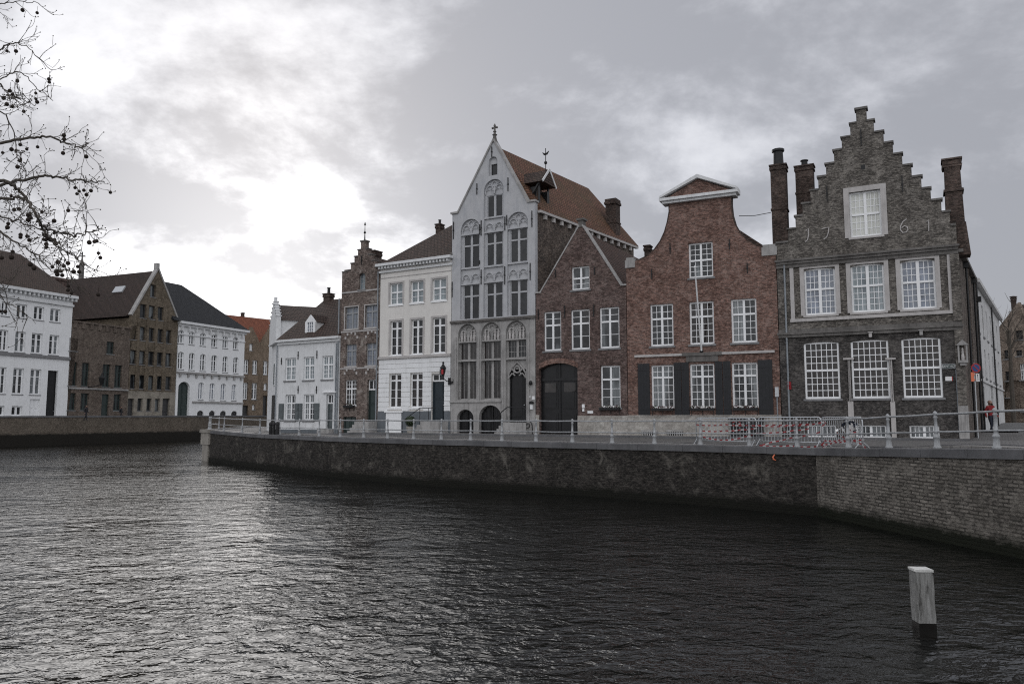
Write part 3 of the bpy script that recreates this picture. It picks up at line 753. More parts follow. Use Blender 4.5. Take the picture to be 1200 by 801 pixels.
# corner pilaster and niche
rp=(fA.uv(1121.5,450)[0],W-.01); mb=MB(); mb.box(rp[0],rp[1]+.03,-.12,-.003,zc2+.21,zc1-.421); mb.box(rp[0],rp[1]+.03,-.12,-.003,1.6,zc2-.221)
mb.build('pilaster',M['brickA1'],A.root)
MB().box(rp[0]-.02,rp[1]+.05,-.16,-.003,-.3,1.6).build('pilaster_base',M['stone'],A.root)
u,z=fA.uv(1128,412,-.14)
mb=MB(); mb.box(u-.20,u+.20,-.34,-.125,z-.52,z-.40); mb.box(u-.14,u+.14,-.26,-.126,z-.64,z-.521)
mb.box(u-.20,u-.13,-.32,-.125,z-.399,z+.30); mb.box(u+.13,u+.20,-.32,-.125,z-.399,z+.30)
mb.add([(u-.26,-.36,z+.30),(u+.26,-.36,z+.30),(u,-.36,z+.56),(u-.26,-.125,z+.30),(u+.26,-.125,z+.30),(u,-.125,z+.56)],[(0,1,2),(5,4,3),(0,2,5,3),(1,4,5,2),(0,3,4,1)])
mb.build('wall_niche',M['stone'],A.root)
MB().lathe((u,-.22,z-.40),[(.07,0),(.085,.15),(.05,.32),(.065,.40),(.03,.44),(.045,.48),(.045,.54),(.01,.59)],8).build('statuette',M['stone_light'],A.root)
A.pipe(919,306,512,.05); A.pipe(1120.3,433,512,.03,off=.06)
A.anchors([(1009.5,151,171),(969.5,218,236),(1057.8,206,225)])
r=fA.rect(1009,1014,193,198.5); MB().box(r[0],r[1],-.01,.0,r[2],r[3]).build('vent_hole',M['iron'],A.root)
# date numerals in wrought iron painted pale
def strokes(fac,segs,rad=.028,y=-.03):
    mb=MB()
    for s_ in segs: mb.tube([(*[fac.uv(*p)[0]],y,fac.uv(*p)[1]) for p in s_],rad,6)
    return mb
numeral=[[[(944.5,270.5),(947.2,268),(947.6,276),(946.3,281.5),(943.8,283.5)]],
 [[(963,268.6),(968,267),(971.3,266.8),(970.9,272),(968.8,278),(965.5,280.5)]],
 [[(1062.5,256.8),(1058,260),(1055.2,265.5),(1055.4,270),(1058,272.8),(1061.8,272.3),(1064,269.3),(1063,266),(1060,264.8),(1056.6,267.2)]],
 [[(1086,260),(1088.2,257.5),(1088.3,264),(1088.3,271)]]]
for sg in numeral: strokes(fA,sg).build('date_numeral',M['stone_light'],A.root)
# little white bracket lamps over ground windows
for px,py in ((1020,392.5),(1079.5,390)):
    u,z=fA.uv(px,py,-.2); MB().box(u-.07,u+.07,-.28,-.13,z-.10,z+.12).box(u-.11,u+.11,-.32,-.10,z+.121,z+.16).build('carved_corbel',M['stone_light'] if px<1050 else M['stone'],A.root)
# roof behind the gable, chimneys
zl=lv[0][2]; xr=(lv[10][0]+lv[10][1])/2
A.roof_perp(xr,lv[9][2]-.5,zl-.5,zl-.5,15,M['tileAy'],x0=.3,x1=W-.3)
# side wall along the alley
wp=Vector((26.9,44.2))-Vector(fA.b); lx=wp.dot(fA.d); ly=wp.dot(fA.n)
def alley_wall(x,y0,y1,z0,z1,m,name,off=0):
    """vertical slab along the alley line of house A (local coordinates)"""
    k=lx/ly; mb=MB(); a=x+k*y0; b=x+k*y1
    mb.add([(a+off,y0,z0),(b+off,y1,z0),(b-.5,y1,z0),(a-.5,y0,z0),(a+off,y0,z1),(b+off,y1,z1),(b-.5,y1,z1),(a-.5,y0,z1)],[(0,1,2,3)[::-1],(4,5,6,7),(0,1,5,4),(1,2,6,5),(2,3,7,6),(3,0,4,7)])
    return mb.build(name,M[m],A.root)
zsd=zc1-.3
alley_wall(W-.02,.36,ly,-.5,zsd,'brickA3','side_wall')
MB().box(.05,W-.55,.36,14,-.5,zsd-.1).build('side_wall',M['brickA3'],A.root)
alley_wall(W-.02,.3,ly,zsd,zsd+.16,'stone_dark','eaves_gutter',off=.22)
# stepped side dormer wall behind the corner chimney
alley_wall(W-.05,1.3,3.4,zsd+.16,zsd+1.9,'brickA3','side_gable'); alley_wall(W-.05,3.4,5.2,zsd+.16,zsd+.9,'brickA3','side_gable')
k=lx/ly
for yy,rr in ((3.2,.055),(8.6,.06)):
    xx=W+k*yy+.09; MB().tube([(xx,yy,-.4),(xx,yy,zsd-.05)],rr,8).box(xx-.14,xx+.14,yy-.14,yy+.14,zsd-.3,zsd-.04).build('drainpipe',M['iron'],A.root)
for yy in (5.2,10.2): 
    xx=W+k*yy; MB().bar((xx,yy,.5),(xx,yy,zsd),.14,.5).build('buttress',M['brickA3'],A.root)
# tall right-hand chimney, leaning a little inwards
u0,z0=fA.uv(1109,262,.5); u1=fA.uv(1131,262,.5)[0]; zt=fA.uv(1116,184.5,.5)[1]; ut=fA.uv(1115.3,190,.5)[0]; hw=(u1-u0)/2; ub=(u0+u1)/2
mb=MB()
def frus(mb,c0,c1,h0,h1,z0,z1,yc=.9,d=.42):
    mb.add([(c0-h0,yc-d,z0),(c0+h0,yc-d,z0),(c0+h0,yc+d,z0),(c0-h0,yc+d,z0),(c1-h1,yc-d*.92,z1),(c1+h1,yc-d*.92,z1),(c1+h1,yc+d*.92,z1),(c1-h1,yc+d*.92,z1)],[(0,3,2,1),(4,5,6,7),(0,1,5,4),(1,2,6,5),(2,3,7,6),(3,0,4,7)])
H=zt-z0; L_=lambda t: ub+(ut-ub)*t
frus(mb,ub+.05,L_(0)+.02,hw+.12,hw+.02,z0-1.6,z0,d=.5); frus(mb,L_(0),L_(.48),hw,hw*.93,z0+.001,z0+H*.48); frus(mb,L_(.48),L_(.52),hw*1.12,hw*1.08,z0+H*.481,z0+H*.52,d=.46)
frus(mb,L_(.52),L_(.86),hw*.9,hw*.86,z0+H*.521,z0+H*.86); frus(mb,L_(.86),L_(.90),hw*1.05,hw*1.12,z0+H*.861,z0+H*.90); frus(mb,L_(.9),L_(.97),hw*1.0,hw*1.0,z0+H*.901,z0+H*.97); frus(mb,L_(.97),L_(1),hw*1.14,hw*1.14,z0+H*.971,z0+H,d=.46)
mb.build('chimney',M['brickCh'],A.root)
A.chim(932.6,953.5,193,254,2.6,pot=(.18,.35),below=3)
# street name sign, notice and alarm box on the wall
r=fA.rect(1104.2,1119.6,426.3,431.8,-.05); mb=MB(); mb.box(r[0],r[1],-.08,-.002,r[2],r[3]); nb=MB().box(r[0]+.035,r[1]-.035,-.088,-.0805,r[2]+.035,r[3]-.035)
sg=tag(mb.build('street_name_sign',M['frame_grey']),'dark green street name plate in a grey frame, by the corner niche','sign')
def stand(o,b): o.location=b.root.location; o.rotation_euler=b.root.rotation_euler; return o
stand(sg,A); nb.build('plate',M['signgreen'],sg)
def text(s,size,loc,m,parent,rz=0,ext=.004):
    cu=bpy.data.curves.new('lettering','FONT'); cu.body=s; cu.size=size; cu.align_x='CENTER'; cu.align_y='CENTER'; cu.extrude=ext
    t=bpy.data.objects.new('tmp',cu); COL.objects.link(t); dg=bpy.context.evaluated_depsgraph_get(); dg.update()
    me=bpy.data.meshes.new_from_object(t.evaluated_get(dg)); bpy.data.objects.remove(t); me.materials.clear(); me.materials.append(M[m])
    o=bpy.data.objects.new('lettering',me); COL.objects.link(o); o.location=loc; o.rotation_euler=(PI/2,0,rz); o.parent=parent; return o
text('GENTHOF',.125,((r[0]+r[1])/2,-.095,(r[2]+r[3])/2),'wht',sg)
r=fA.rect(1107.8,1115.5,441,446,-.03); mb=MB().box(r[0],r[1],-.04,-.002,r[2],r[3]); n_=tag(stand(mb.build('notice_board',M['wht']),A),'small white notice with a red edge below the street name plate','notice')
MB().box(r[1]+.001,r[1]+.03,-.042,-.003,r[2],r[3]).build('red_edge',M['red'],n_)
r=fA.rect(923,927,447,456,-.1); MB().box(r[0],r[1],-.12,-.001,r[2],r[3]).ball(((r[0]+r[1])/2,-.13,(r[2]+r[3])/2),.04).build('alarm_box',M['coat_red'],A.root)

# ================================================================== B  red brick bell gable
fB=facade(736,916,.20); B=Bld('bell_gable_house','red brick house with a curved bell gable, white pediment and black shutters',fB,GR); W=B.W
def q(p): return (720+p[0]/2.357,190+p[1]/2.357)
Lc=[(38,282),(66,270),(90,262),(110,246),(126,224),(138,196),(146,164),(151,135),(150,112)]
Rc=[(323,96),(323,118),(326,146),(334,170),(348,192),(368,212),(394,228),(425,238),(459,240)]
lp=[fB.uv(*q(p)) for p in Lc]; rp_=[fB.uv(*q(p)) for p in Rc][::-1]
# make both flanks share heights
for i in range(9):
    z=(lp[i][1]+rp_[i][1])/2; lp[i]=(lp[i][0],z); rp_[i]=(rp_[i][0],z)
zk=lp[0][1]
zt=lp[8][1]
out=[(.02,-.5),(W-.02,-.5),(W-.02,zk)]+[p for p in rp_[1:]]+[p for p in lp[1:][::-1]]+[(.02,zk)]
aw=fB.rect(807,835.4,284,325); fw_=fB.row([(762,789),(808,836.7),(857,887)],822,353,403.4); gw=fB.row([(763.3,790),(808.7,837.5),(858,888.4)],822,426,477.8)
B.win(aw,2,3,3,.5,p='g_half',fw=.08,mull=.11,sill='sill')
for i,r in enumerate(fw_): B.win(r,2,2,4,.35,p=('g_half','g_warm','g_net')[i],fw=.09,mull=.12,sill='sill',label='small-paned window with its lower right sash standing open' if i==1 else None)
for i,r in enumerate(gw): B.win(r,2,2,4,.29,p=('g_half','g_half','g_net')[i],fw=.09,mull=.12,sill=None)
B.wall(out,M['brickB'])
sh=[(748,761.6),(790.3,798.6),(799.2,807.8),(838.4,847),(847.8,856.8),(889,905.8)]
zb_=fB.uv(822,486.2)[1]; zt_=fB.uv(822,423.8)[1]
for a,b in sh:
    u0=fB.uv(a,455)[0]; u1=fB.uv(b,455)[0]; mb=MB().box(u0,u1,-.06,-.004,zb_,zt_)
    mb.box(u0,u1,-.075,-.061,zb_+.28,zb_+.34); mb.box(u0,u1,-.075,-.061,zt_-.4,zt_-.34)
    for k in range(1,4):
        x=u0+(u1-u0)*k/4; mb.box(x-.008,x+.008,-.066,-.0601,zb_,zt_)
    mb.build('shutter',M['shutter'],B.root)
# pale plinth
zp=fB.uv(822,487.4)[1]; MB().box(-.0,W-.0,-.05,-.001,-.5,zp).box(0,W,-.09,-.002,zp+.001,zp+.06).build('plinth',M['plinthB'],B.root)
# string course
zs_=fB.uv(822,414.5)[1]; u0=fB.uv(744,415)[0]; u1=fB.uv(908,415)[0]; a=fB.uv(800,415)[0]; b=fB.uv(846,415)[0]
MB().box(u0,a-.001,-.10,-.001,zs_-.07,zs_+.06).box(b+.001,u1,-.10,-.001,zs_-.07,zs_+.06).build('string_course',M['stone_light'],B.root)
MB().box(a,b,-.16,-.001,zs_-.10,zs_+.08).box(a+.2,b-.2,-.10,-.002,zs_-.42,zs_-.101).build('lintel_block',M['stone_dark'],B.root)
# kneeler stones
for (x0,x1) in ((-.03,.55),(W-.72,W+.05)):
    MB().box(x0,x1,-.06,.40,zk-.25,zk+.20).box(x0+.06,x1-.06,-.04,.38,zk+.201,zk+.34).build('kneeler',M['stone'],B.root)
# rim following the curve
mb=MB(); 
for side in (lp,rp_):
    pts=[(p[0],.18,p[1]+.02) for p in side[1:]]
    for i in range(len(pts)-1): mb.bar(pts[i],pts[i+1],.05,.40,up=Vector((0,1,0)))
mb.build('gable_coping',M['brickCh'],B.root)
# pediment
u0=fB.uv(772.5,235,-.3)[0]; u1=fB.uv(864.5,225,-.3)[0]; zap=fB.uv(815.5,205,-.2)[1]; zp0=zt-.03; uc=(u0+u1)/2
mb=MB(); mb.box(u0+.12,u1-.12,-.22,.5,zp0,zp0+.14); mb.box(u0,u1,-.36,.55,zp0+.141,zp0+.30)
zr0=zp0+.301
t=.20
for sx in (-1,1):
    e=uc+sx*(u1-u0)/2
    vs=[(e,-.36,zr0),(uc,-.36,zap-t),(uc,-.36,zap),(e,-.36,zr0+t*.55),(e,.55,zr0),(uc,.55,zap-t),(uc,.55,zap),(e,.55,zr0+t*.55)]
    f=[(0,1,2,3),(7,6,5,4),(0,4,5,1),(3,2,6,7),(0,3,7,4),(1,5,6,2)]
    mb.add(vs,f if sx<0 else [x[::-1] for x in f])
pd=mb.build('pediment',M['white_old'],B.root)
mb=MB(); mb.add([(u0+.3,-.12,zr0),(u1-.3,-.12,zr0),(uc,-.12,zap-t-.02),(u0+.3,.4,zr0),(u1-.3,.4,zr0),(uc,.4,zap-t-.02)],[(0,1,2),(5,4,3),(0,2,5,3),(1,4,5,2),(0,3,4,1)]); mb.build('tympanum',M['brickB'],pd)
xr=(lp[8][0]+rp_[8][0])/2; B.roof_perp(xr,zt-.2,zk-.9,zk-.1,13,M['tileAy'],x0=.3,x1=W-.05)
B.body(M['brickB'],zk-1.0,13)
B.anchors([(785.5,285,297),(855,280,292),(764,315,327),(876,308,320)])
B.chim(755,761,287,300,3,pot=None,below=2,th=.5)
B.chim(904,922,192,290,1.6,pot=(.28,.95),below=1.5,th=.8)
B.pipe(910.5,456,512,.035)
u,z=fB.uv(910.5,459,-.1); MB().box(u-.09,u+.09,-.16,-.02,z-.25,z+.25).build('meter_box',M['galv'],B.root)
# basement vents
for a,b in ((752.5,770.5),(782,800.3)):
    r=fB.rect(a,b,504.3,511); mb=MB().box(r[0],r[1],-.055,-.0505,r[2],r[3]-.06); gv=mb.build('cellar_vent',M['iron'],B.root); mb=MB()
    for k in range(7): x=r[0]+(r[1]-r[0])*(k+.5)/7; mb.box(x-.03,x+.03,-.09,-.056,r[2],r[3]-.06)
    mb.box(r[0]-.03,r[1]+.03,-.1,-.056,r[3]-.06,r[3]+.04); mb.build('bars',M['stone'],gv)
# dark cellar hatch cupboard
r=fB.rect(856.5,894.5,489.5,512.3,-.2); mb=MB(); mb.box(r[0],r[1],-.45,-.11,-.1,r[3]-.1); mb.box(r[0]-.06,r[1]+.06,-.55,-.11,r[3]-.099,r[3]); mb.box((r[0]+r[1])/2-.01,(r[0]+r[1])/2+.01,-.47,-.451,.05,r[3]-.15)
cb_=tag(stand(mb.build('utility_cabinet',M['door_black']),B),'wide low black cabinet against the pale plinth, behind the crowd barriers','cabinet')
# flagpole
u,z=fB.uv(822,411,-.15); p1=Vector((u,-.12,z)); u2,z2=fB.uv(814.2,313,-1.9); p2=Vector((u2,-1.9,z2))
fp=tag(stand(MB().tube([p1,p2],[.05,.035],8).ball(p2,.07).build('flagpole',M['white']),B),'bare white flagpole slanting out over the shuttered windows of the red brick house','flagpole')
MB().bar((u,-.0,z-.15),p1+Vector((0,-.03,.02)),.16).build('bracket',M['iron'],fp)

# ================================================================== flower boxes
def flower_box(b,u0,u1,z,label):
    root=empty('flower_box',(0,0,0),0,label,'flower box','window boxes with dark red flowers'); root.location=b.root.location; root.rotation_euler=b.root.rotation_euler
    MB().box(u0,u1,-.24,-.08,z-.16,z-.02).build('planter',M['iron'],root)
    mb=MB()
    for k in range(3):
        x=u0+.05+(u1-u0-.1)*k/2; mb.box(x-.015,x+.015,-.10,-.075,z-.42,z-.161)
    mb.build('bracket',M['iron'],root)
    mb=MB(); n=int((u1-u0)*55)
    for i in range(n):
        c=Vector((rnd.uniform(u0,u1),rnd.uniform(-.25,-.07),z+rnd.uniform(-.03,.10))); a=rnd.uniform(0,PI); s=rnd.uniform(.03,.06)
        dx=Vector((math.cos(a),math.sin(a)*.6,rnd.uniform(-.5,.5)))*s; dy=Vector((-math.sin(a)*.5,rnd.uniform(-.4,.4),1)).normalized()*s
        mb.add([c-dx,c-dy*.6,c+dx,c+dy],[(0,1,2,3)],mi=0 if rnd.random()<.45 else 1)
    mb.build('flowers',[M['flower'],M['leaf']],root)
for i,r in enumerate(gw):
    flower_box(B,r[0]+.02,r[1]-.02,r[2]+.02,('flower box under the leftmost ground window of the red bell-gabled house','flower box under the middle ground window of the red bell-gabled house','flower box under the rightmost ground window of the red bell-gabled house')[i])

# ================================================================== C  purple brick pointed gable
fC=facade(628,736,.20); C=Bld('pointed_gable_house','purple-brown brick house with a plain pointed gable and big black carriage door',fC,GR); W=C.W
ap=fC.uv(680.5,264); kl=fC.uv(628,345); kr=fC.uv(727,333.5); zk=(kl[1]+kr[1])/2
out=[(.02,-.5),(W-.02,-.5),(W-.02,zk),(kr[0],zk),(ap[0]+.12,ap[1]),(ap[0]-.12,ap[1]),(.35,zk),(.02,zk)]
r=fC.rect(669.7,690.7,312,339.3); C.win(r,1,1,2,.5,p='g_net',mull=.12,fw=.08)
for i,r in enumerate(fC.row([(637.3,657.5),(669,691),(702.6,725.8)],680,362.3,409.4)): C.win(r,1,2,2,.35,p=('g_half','g_dark','g_half')[i],mull=.12,fw=.09)
r=fC.rect(703.7,727,428,477.3); C.win(r,1,1,3,.33,p='g_half',mull=.12,fw=.09); flower_box(C,r[0],r[1],r[2]+.02,'flower box under the lone ground window right of the black carriage door')
gr=fC.rect(632,677,425.4,509.5); gr=(gr[0],gr[1],0.0,gr[3])
C.door(gr,'door_black',inset=.28,leaves=2,rows=3,arch='seg',rise=.32,handle=False,label='double black carriage door under a low arch')
C.wall(out,M['brickC'])
# gate fanlight dark panel
zh=gr[3]-.95; mb=MB(); mb.box(gr[0],gr[1],.22,.30,zh-.08,zh+.08); mb.build('transom_beam',M['door_black'],C.root)
for k in (0,1):
    a=gr[0]+.25+k*(gr[1]-gr[0])/2; MB().box(a,a+(gr[1]-gr[0])/2-.5,.262,.272,zh-.75,zh-.2).build('door_pane',M['g_warm'],C.root)
zp=fC.uv(700,486.8)[1]; MB().box(gr[1]+.001,W,-.05,-.001,-.5,zp).build('plinth',M['plinthB'],C.root); MB().box(0,gr[0]-.001,-.05,-.001,-.5,zp+.05).build('plinth',M['plinthB'],C.root)
mb=MB(); mb.bar((.30,.18,zk+.03),(ap[0]-.1,.18,ap[1]+.03),.08,.42,up=Vector((0,1,0))); mb.bar((kr[0]+.05,.18,zk+.03),(ap[0]+.1,.18,ap[1]+.03),.08,.42,up=Vector((0,1,0)))
mb.box(-.04,.40,-.05,.4,zk,zk+.08); mb.box(kr[0],W+.02,-.05,.4,zk,zk+.08); mb.build('gable_coping',M['stone'],C.root)
MB().box(ap[0]-.16,ap[0]+.16,-.02,.36,ap[1]-.1,ap[1]+.30).box(ap[0]-.25,ap[0]+.25,-.1,.44,ap[1]+.301,ap[1]+.42).build('gable_finial',M['stone_dark'],C.root)
# arch of the gate in rubbed brick
pts=arch_pts((gr[0]-.02,gr[1]+.02,gr[2],gr[3]+.01),'seg',.32)[2:]; mb=MB()
for i in range(len(pts)-1): mb.bar((pts[i][0],-.012,pts[i][1]+.16),(pts[i+1][0],-.012,pts[i+1][1]+.16),.02,.30,up=Vector((0,1,0))) if False else mb.add([(pts[i][0],-.02,pts[i][1]),(pts[i+1][0],-.02,pts[i+1][1]),(pts[i+1][0],-.02,pts[i+1][1]+.3),(pts[i][0],-.02,pts[i][1]+.3),(pts[i][0],-.001,pts[i][1]),(pts[i+1][0],-.001,pts[i+1][1]),(pts[i+1][0],-.001,pts[i+1][1]+.3),(pts[i][0],-.001,pts[i][1]+.3)],[(3,2,1,0),(0,1,5,4),(2,3,7,6),(1,2,6,5),(3,0,4,7)])
mb.build('door_arch',M['brickB'],C.root)
C.roof_perp(ap[0],ap[1]-.25,zk-.3,zk-.3,13,M['tileC'],x0=.1,x1=W-.02)
C.body(M['brickC'],zk-.4,13)
C.anchors([(631,362,374),(662,358,372),(696,357,371),(651,316,325),(697,313,322)])
for px,py,w_,h_,mm in ((683.8,475.6,.16,.22,'white'),(683.8,480.3,.12,.16,'white'),(692,482.6,.34,.15,'white')):
    u,z=fC.uv(px,py); MB().box(u-w_/2,u+w_/2,-.05,-.002,z-h_/2,z+h_/2).build('letter_box',M[mm],C.root)
GWC=gr

# ================================================================== D  gothic white gable
fD=facade(528,628,.20); D=Bld('gothic_gable_house','tall gothic house of pale painted stone with traceried arches, tallest gable of the row',fD,GR); W=D.W
apx=fD.uv(578.3,164); kl=fD.uv(539,249.4); kr=fD.uv(614.9,233.5); zk=fD.uv(528.6,252.4)[1]*.5+fD.uv(629,233.5)[1]*.5
zc=fD.uv(575,374.3)[1]; ztop_b=[fD.uv(550.5,257.5)[1],0,fD.uv(606.7,247.3)[1]]; ztop_b[0]=ztop_b[2]=(ztop_b[0]+ztop_b[2])/2
ztop_c=fD.uv(578.6,209.8)[1]
bx=[(fD.uv(539.5,330)[0],fD.uv(562.3,330)[0]),(fD.uv(566.6,330)[0],fD.uv(590,330)[0]),(fD.uv(594.3,330)[0],fD.uv(619,330)[0])]
UC=(bx[1][0]+bx[1][1])/2
outer_hi=[(.02,zc),(W-.02,zc),(W-.02,zk),(W-.55,zk),(UC+.10,apx[1]),(UC-.10,apx[1]),(.5,zk),(.02,zk)]
hl=[]
for i in range(3):
    top=(ztop_b[0],ztop_c,ztop_b[2])[i]; hl.append(arch_pts((bx[i][0],bx[i][1],zc+.15,top),'round',(bx[i][1]-bx[i][0])*.48))
rsq=fD.rect(574.3,581.3,191.5,205); 
nic=arch_pts((rsq[0]-.1,rsq[1]+.1,rsq[2]-.02,rsq[3]+.45),'round')
MB().plate(outer_hi,hl+[nic],0,.16).build('wall',M['bluewhite'],D.root)
# inner skin with the windows
D.holes=[]
wl={}
# heights in common for each storey, read at the centre of the house
z2=(fD.uv(579,310.5)[1],fD.uv(579,271.5)[1]); z1_=(fD.uv(579,373)[1],fD.uv(579,330.3)[1])
hh=z2[1]-z2[0]
def dwin(u0,u1,z0,z1,tr=.33,bars=0,p='g_dark'):
    D.win((u0,u1,z0,z1),1 if not bars else bars,1 if not bars else 3,1,tr,f='stoneframe',p=p,fw=.05,mull=.16,inset=.04,sill=None,y=.165,bar=.02)
M['stoneframe']=M['bluewhite']
z2s=[fD.uv(550.5,314)[1],z2[0],fD.uv(607,305.7)[1]]; zsid=(z2s[0]+z2s[2])/2
z3=fD.rect(570,588.8,227.5,253.3)
for i in range(3):
    u0=bx[i][0]+.14; u1=bx[i][1]-.14
    dwin(u0,u1,z1_[0]+.05,z1_[1])
    if i==1: dwin(u0,u1,z2[0],z2[1])
    else: dwin(u0,u1,zsid,zsid+hh)
dwin(bx[1][0]+.16,bx[1][1]-.16,z3[2],z3[3],None)
D.win(rsq,1,1,1,None,f='frame_dark',fw=.04,mull=None,inset=.05,sill=None,y=.165)
inner=[(.03,zc),(W-.03,zc),(W-.03,zk-.05),(W-.6,zk-.05),(UC+.10,apx[1]-.2),(UC-.10,apx[1]-.2),(.55,zk-.05),(.03,zk-.05)]
D.wall(inner,M['bluewhite'],.1605,.3)
# tracery
def tracery(u0,u1,z0,zt,m,y=.10,rad=.035,circ=True,arch=True,figs=False):
    mb=MB(); w=u1-u0; uc=(u0+u1)/2
    h=zt-z0
    mb.tube([(uc,y,z0),(uc,y,z0+h*.55)],rad*1.3,6)
    for sx in (0,1):
        a=u0+sx*w/2; b=a+w/2; c=(a+b)/2; hh_=min(h*.62,w*.55)
        l=[(a+.02+(c-a-.02)*(1-math.cos(t*PI/2)),y,z0+hh_*math.sin(t*PI/2)**.9+.0) for t in [k/6 for k in range(7)]]
        r_=[(b-.02-(b-.02-c)*(1-math.cos(t*PI/2)),y,z0+hh_*math.sin(t*PI/2)**.9) for t in [k/6 for k in range(7)]]
        mb.tube(l,rad,6); mb.tube(r_,rad,6)
        # cusps
        cr=w*.10; cz=z0+hh_*.45
        for s2 in (-1,1): mb.tube([(c+s2*w*.17,y,cz-cr*.2),(c+s2*w*.10,y,cz+cr*.9),(c+s2*w*.03,y,cz+cr*.2)],rad*.7,5)
    if circ:
        cr=min(w*.17,h*.2); cz=z0+h*.70
        mb.tube([(uc+cr*math.cos(k*PI/6),y,cz+cr*math.sin(k*PI/6)) for k in range(13)],rad*.9,6)
        for s2 in (-1,1): mb.tube([(uc,y,z0+h*.5),(uc+s2*w*.26,y,z0+h*.80)],rad*.9,6)
    mb.build('tracery',M[m],D.root)
for i in range(3):
    u0,u1=bx[i]
    if i!=1: tracery(u0+.03,u1-.03,zsid+hh+.08,ztop_b[0]-.03,'bluewhite')
    else: tracery(u0+.03,u1-.03,z3[3]+.08,ztop_c-.03,'bluewhite'); 
    if i!=1: tracery(u0+.03,u1-.03,z1_[1]+.1,zsid-.1,'bluewhite',circ=False)
    else:
        tracery(u0+.03,u1-.03,z1_[1]+.1,z2[0]-.1,'bluewhite',circ=False); tracery(u0+.03,u1-.03,z2[1]+.1,z3[2]-.1,'bluewhite',circ=False)
    for zz in ([z1_[1]+.03,(z2[0] if i==1 else zsid)-.05,(z2[1] if i==1 else zsid+hh)+.03]+([z3[2]-.05] if i==1 else [])):
        MB().box(u0+.001,u1-.001,.05,.17,zz-.04,zz+.05).build('moulding',M['bluewhite'],D.root)
# lower stone front
zb0=fD.uv(575,470.3)[1]
hl=[]; lbx=[(fD.uv(537,400)[0],fD.uv(558.8,400)[0]),(fD.uv(564.2,400)[0],fD.uv(587.2,400)[0]),(fD.uv(592.8,400)[0],fD.uv(617,400)[0])]
zat=fD.uv(576,377.6)[1]; zwt=fD.uv(576,399.4)[1]; ztr=fD.uv(576,421.3)[1]
dz0=fD.uv(606,494.6)[1]; zdt=fD.uv(606,439)[1]
cel=[fD.rect(536,555.3,479.5,507),fD.rect(561.7,587.8,474.5,506)]
lowholes=[]
for i in range(3):
    b0=zb0+.12 if i<2 else dz0; lowholes.append(arch_pts((lbx[i][0],lbx[i][1],b0,zat),'round',(lbx[i][1]-lbx[i][0])*.5))
celh=[arch_pts((c_[0],c_[1],.0,c_[3]),'round',(c_[1]-c_[0])*.45) for c_ in cel]
MB().plate([(.02,-.5),(W-.02,-.5),(W-.02,zc),(.02,zc)],lowholes+celh,-.04,.16).build('wall',M['stone'],D.root)
D.holes=[h for h in celh]; M['stoneframe']=M['stone']
for i in range(2):
    D.win((lbx[i][0]+.05,lbx[i][1]-.05,zb0+.15,zwt),2,1,1,.31,f='stoneframe',p='g_warm',fw=.05,mull=.18,inset=.05,sill=None,y=.165,bar=.02)
D.win((lbx[2][0]+.05,lbx[2][1]-.05,ztr+.05,zwt),3,2,3,None,f='stoneframe',p='g_dark',fw=.05,mull=.16,inset=.05,sill=None,y=.165,bar=.02)
dr=(lbx[2][0]+.16,lbx[2][1]-.12,dz0,zdt+.35)
D.door(dr,'door_black',inset=.10,leaves=1,rows=1,y=.165,label='dark door under a pierced ogee arch')
D.wall([(.03,-.5),(W-.03,-.5),(W-.03,zc-.002),(.03,zc-.002)],M['stone'],.1605,.3)
for i in range(3): tracery(lbx[i][0]+.03,lbx[i][1]-.03,zwt+.08,zat-.03,'stone',rad=.045)
for i in range(3):      # small carved figures standing in the arch heads
    w_=lbx[i][1]-lbx[i][0]
    for t in (.17,.33,.67,.83): 
        MB().lathe((lbx[i][0]+w_*t,.08,zwt+.06),[(.07,0),(.085,.2),(.05,.42),(.07,.5),(.03,.56),(.05,.62),(.01,.72)],7).build('carved_figure',M['stone_light'],D.root)
# ogee over the door
mb=MB(); u0,u1=dr[0]-.02,dr[1]+.02; w_=u1-u0; zz=zdt-.05
for sx in (-1,1):
    e=(u0+u1)/2; pts=[(e+sx*w_/2,.1,zz-.15),(e+sx*w_/2*.98,.1,zz+.15),(e+sx*w_/2*.7,.1,zz+.42),(e+sx*w_*.2,.1,zz+.62),(e,.1,zz+.85)]
    mb.tube(pts,.06,6); mb.tube([(e+sx*w_*.48,.1,zz-.1),(e+sx*w_*.3,.1,zz+.15),(e+sx*w_*.12,.1,zz+.02)],.045,6); mb.tube([(e+sx*w_*.3,.1,zz+.42),(e+sx*w_*.14,.1,zz+.22),(e+sx*w_*.25,.1,zz+.12)],.045,6)
mb.tube([((u0+u1)/2+.2*math.cos(k*PI/5),.1,zz+.38+.2*math.sin(k*PI/5)) for k in range(11)],.045,6)
mb.build('door_tracery',M['stone'],D.root)
mb=MB(); mb.box(-.03,W+.03,-.16,-.041,zc-.06,zc+.06); mb.box(0,W,-.12,-.0405,zc-.13,zc-.061); mb.build('string_course',M['stone_dark'],D.root)
mb=MB(); mb.box(0,lbx[1][1]+.1,-.14,-.041,zb0-.03,zb0+.07); mb.build('sill_band',M['stone'],D.root)
for i in range(3): MB().box(lbx[i][0],lbx[i][1],-.02,.17,ztr-.05,ztr+.05).box(lbx[i][0],lbx[i][1],.02,.17,zwt-.01,zwt+.07).build('moulding',M['stone'],D.root)
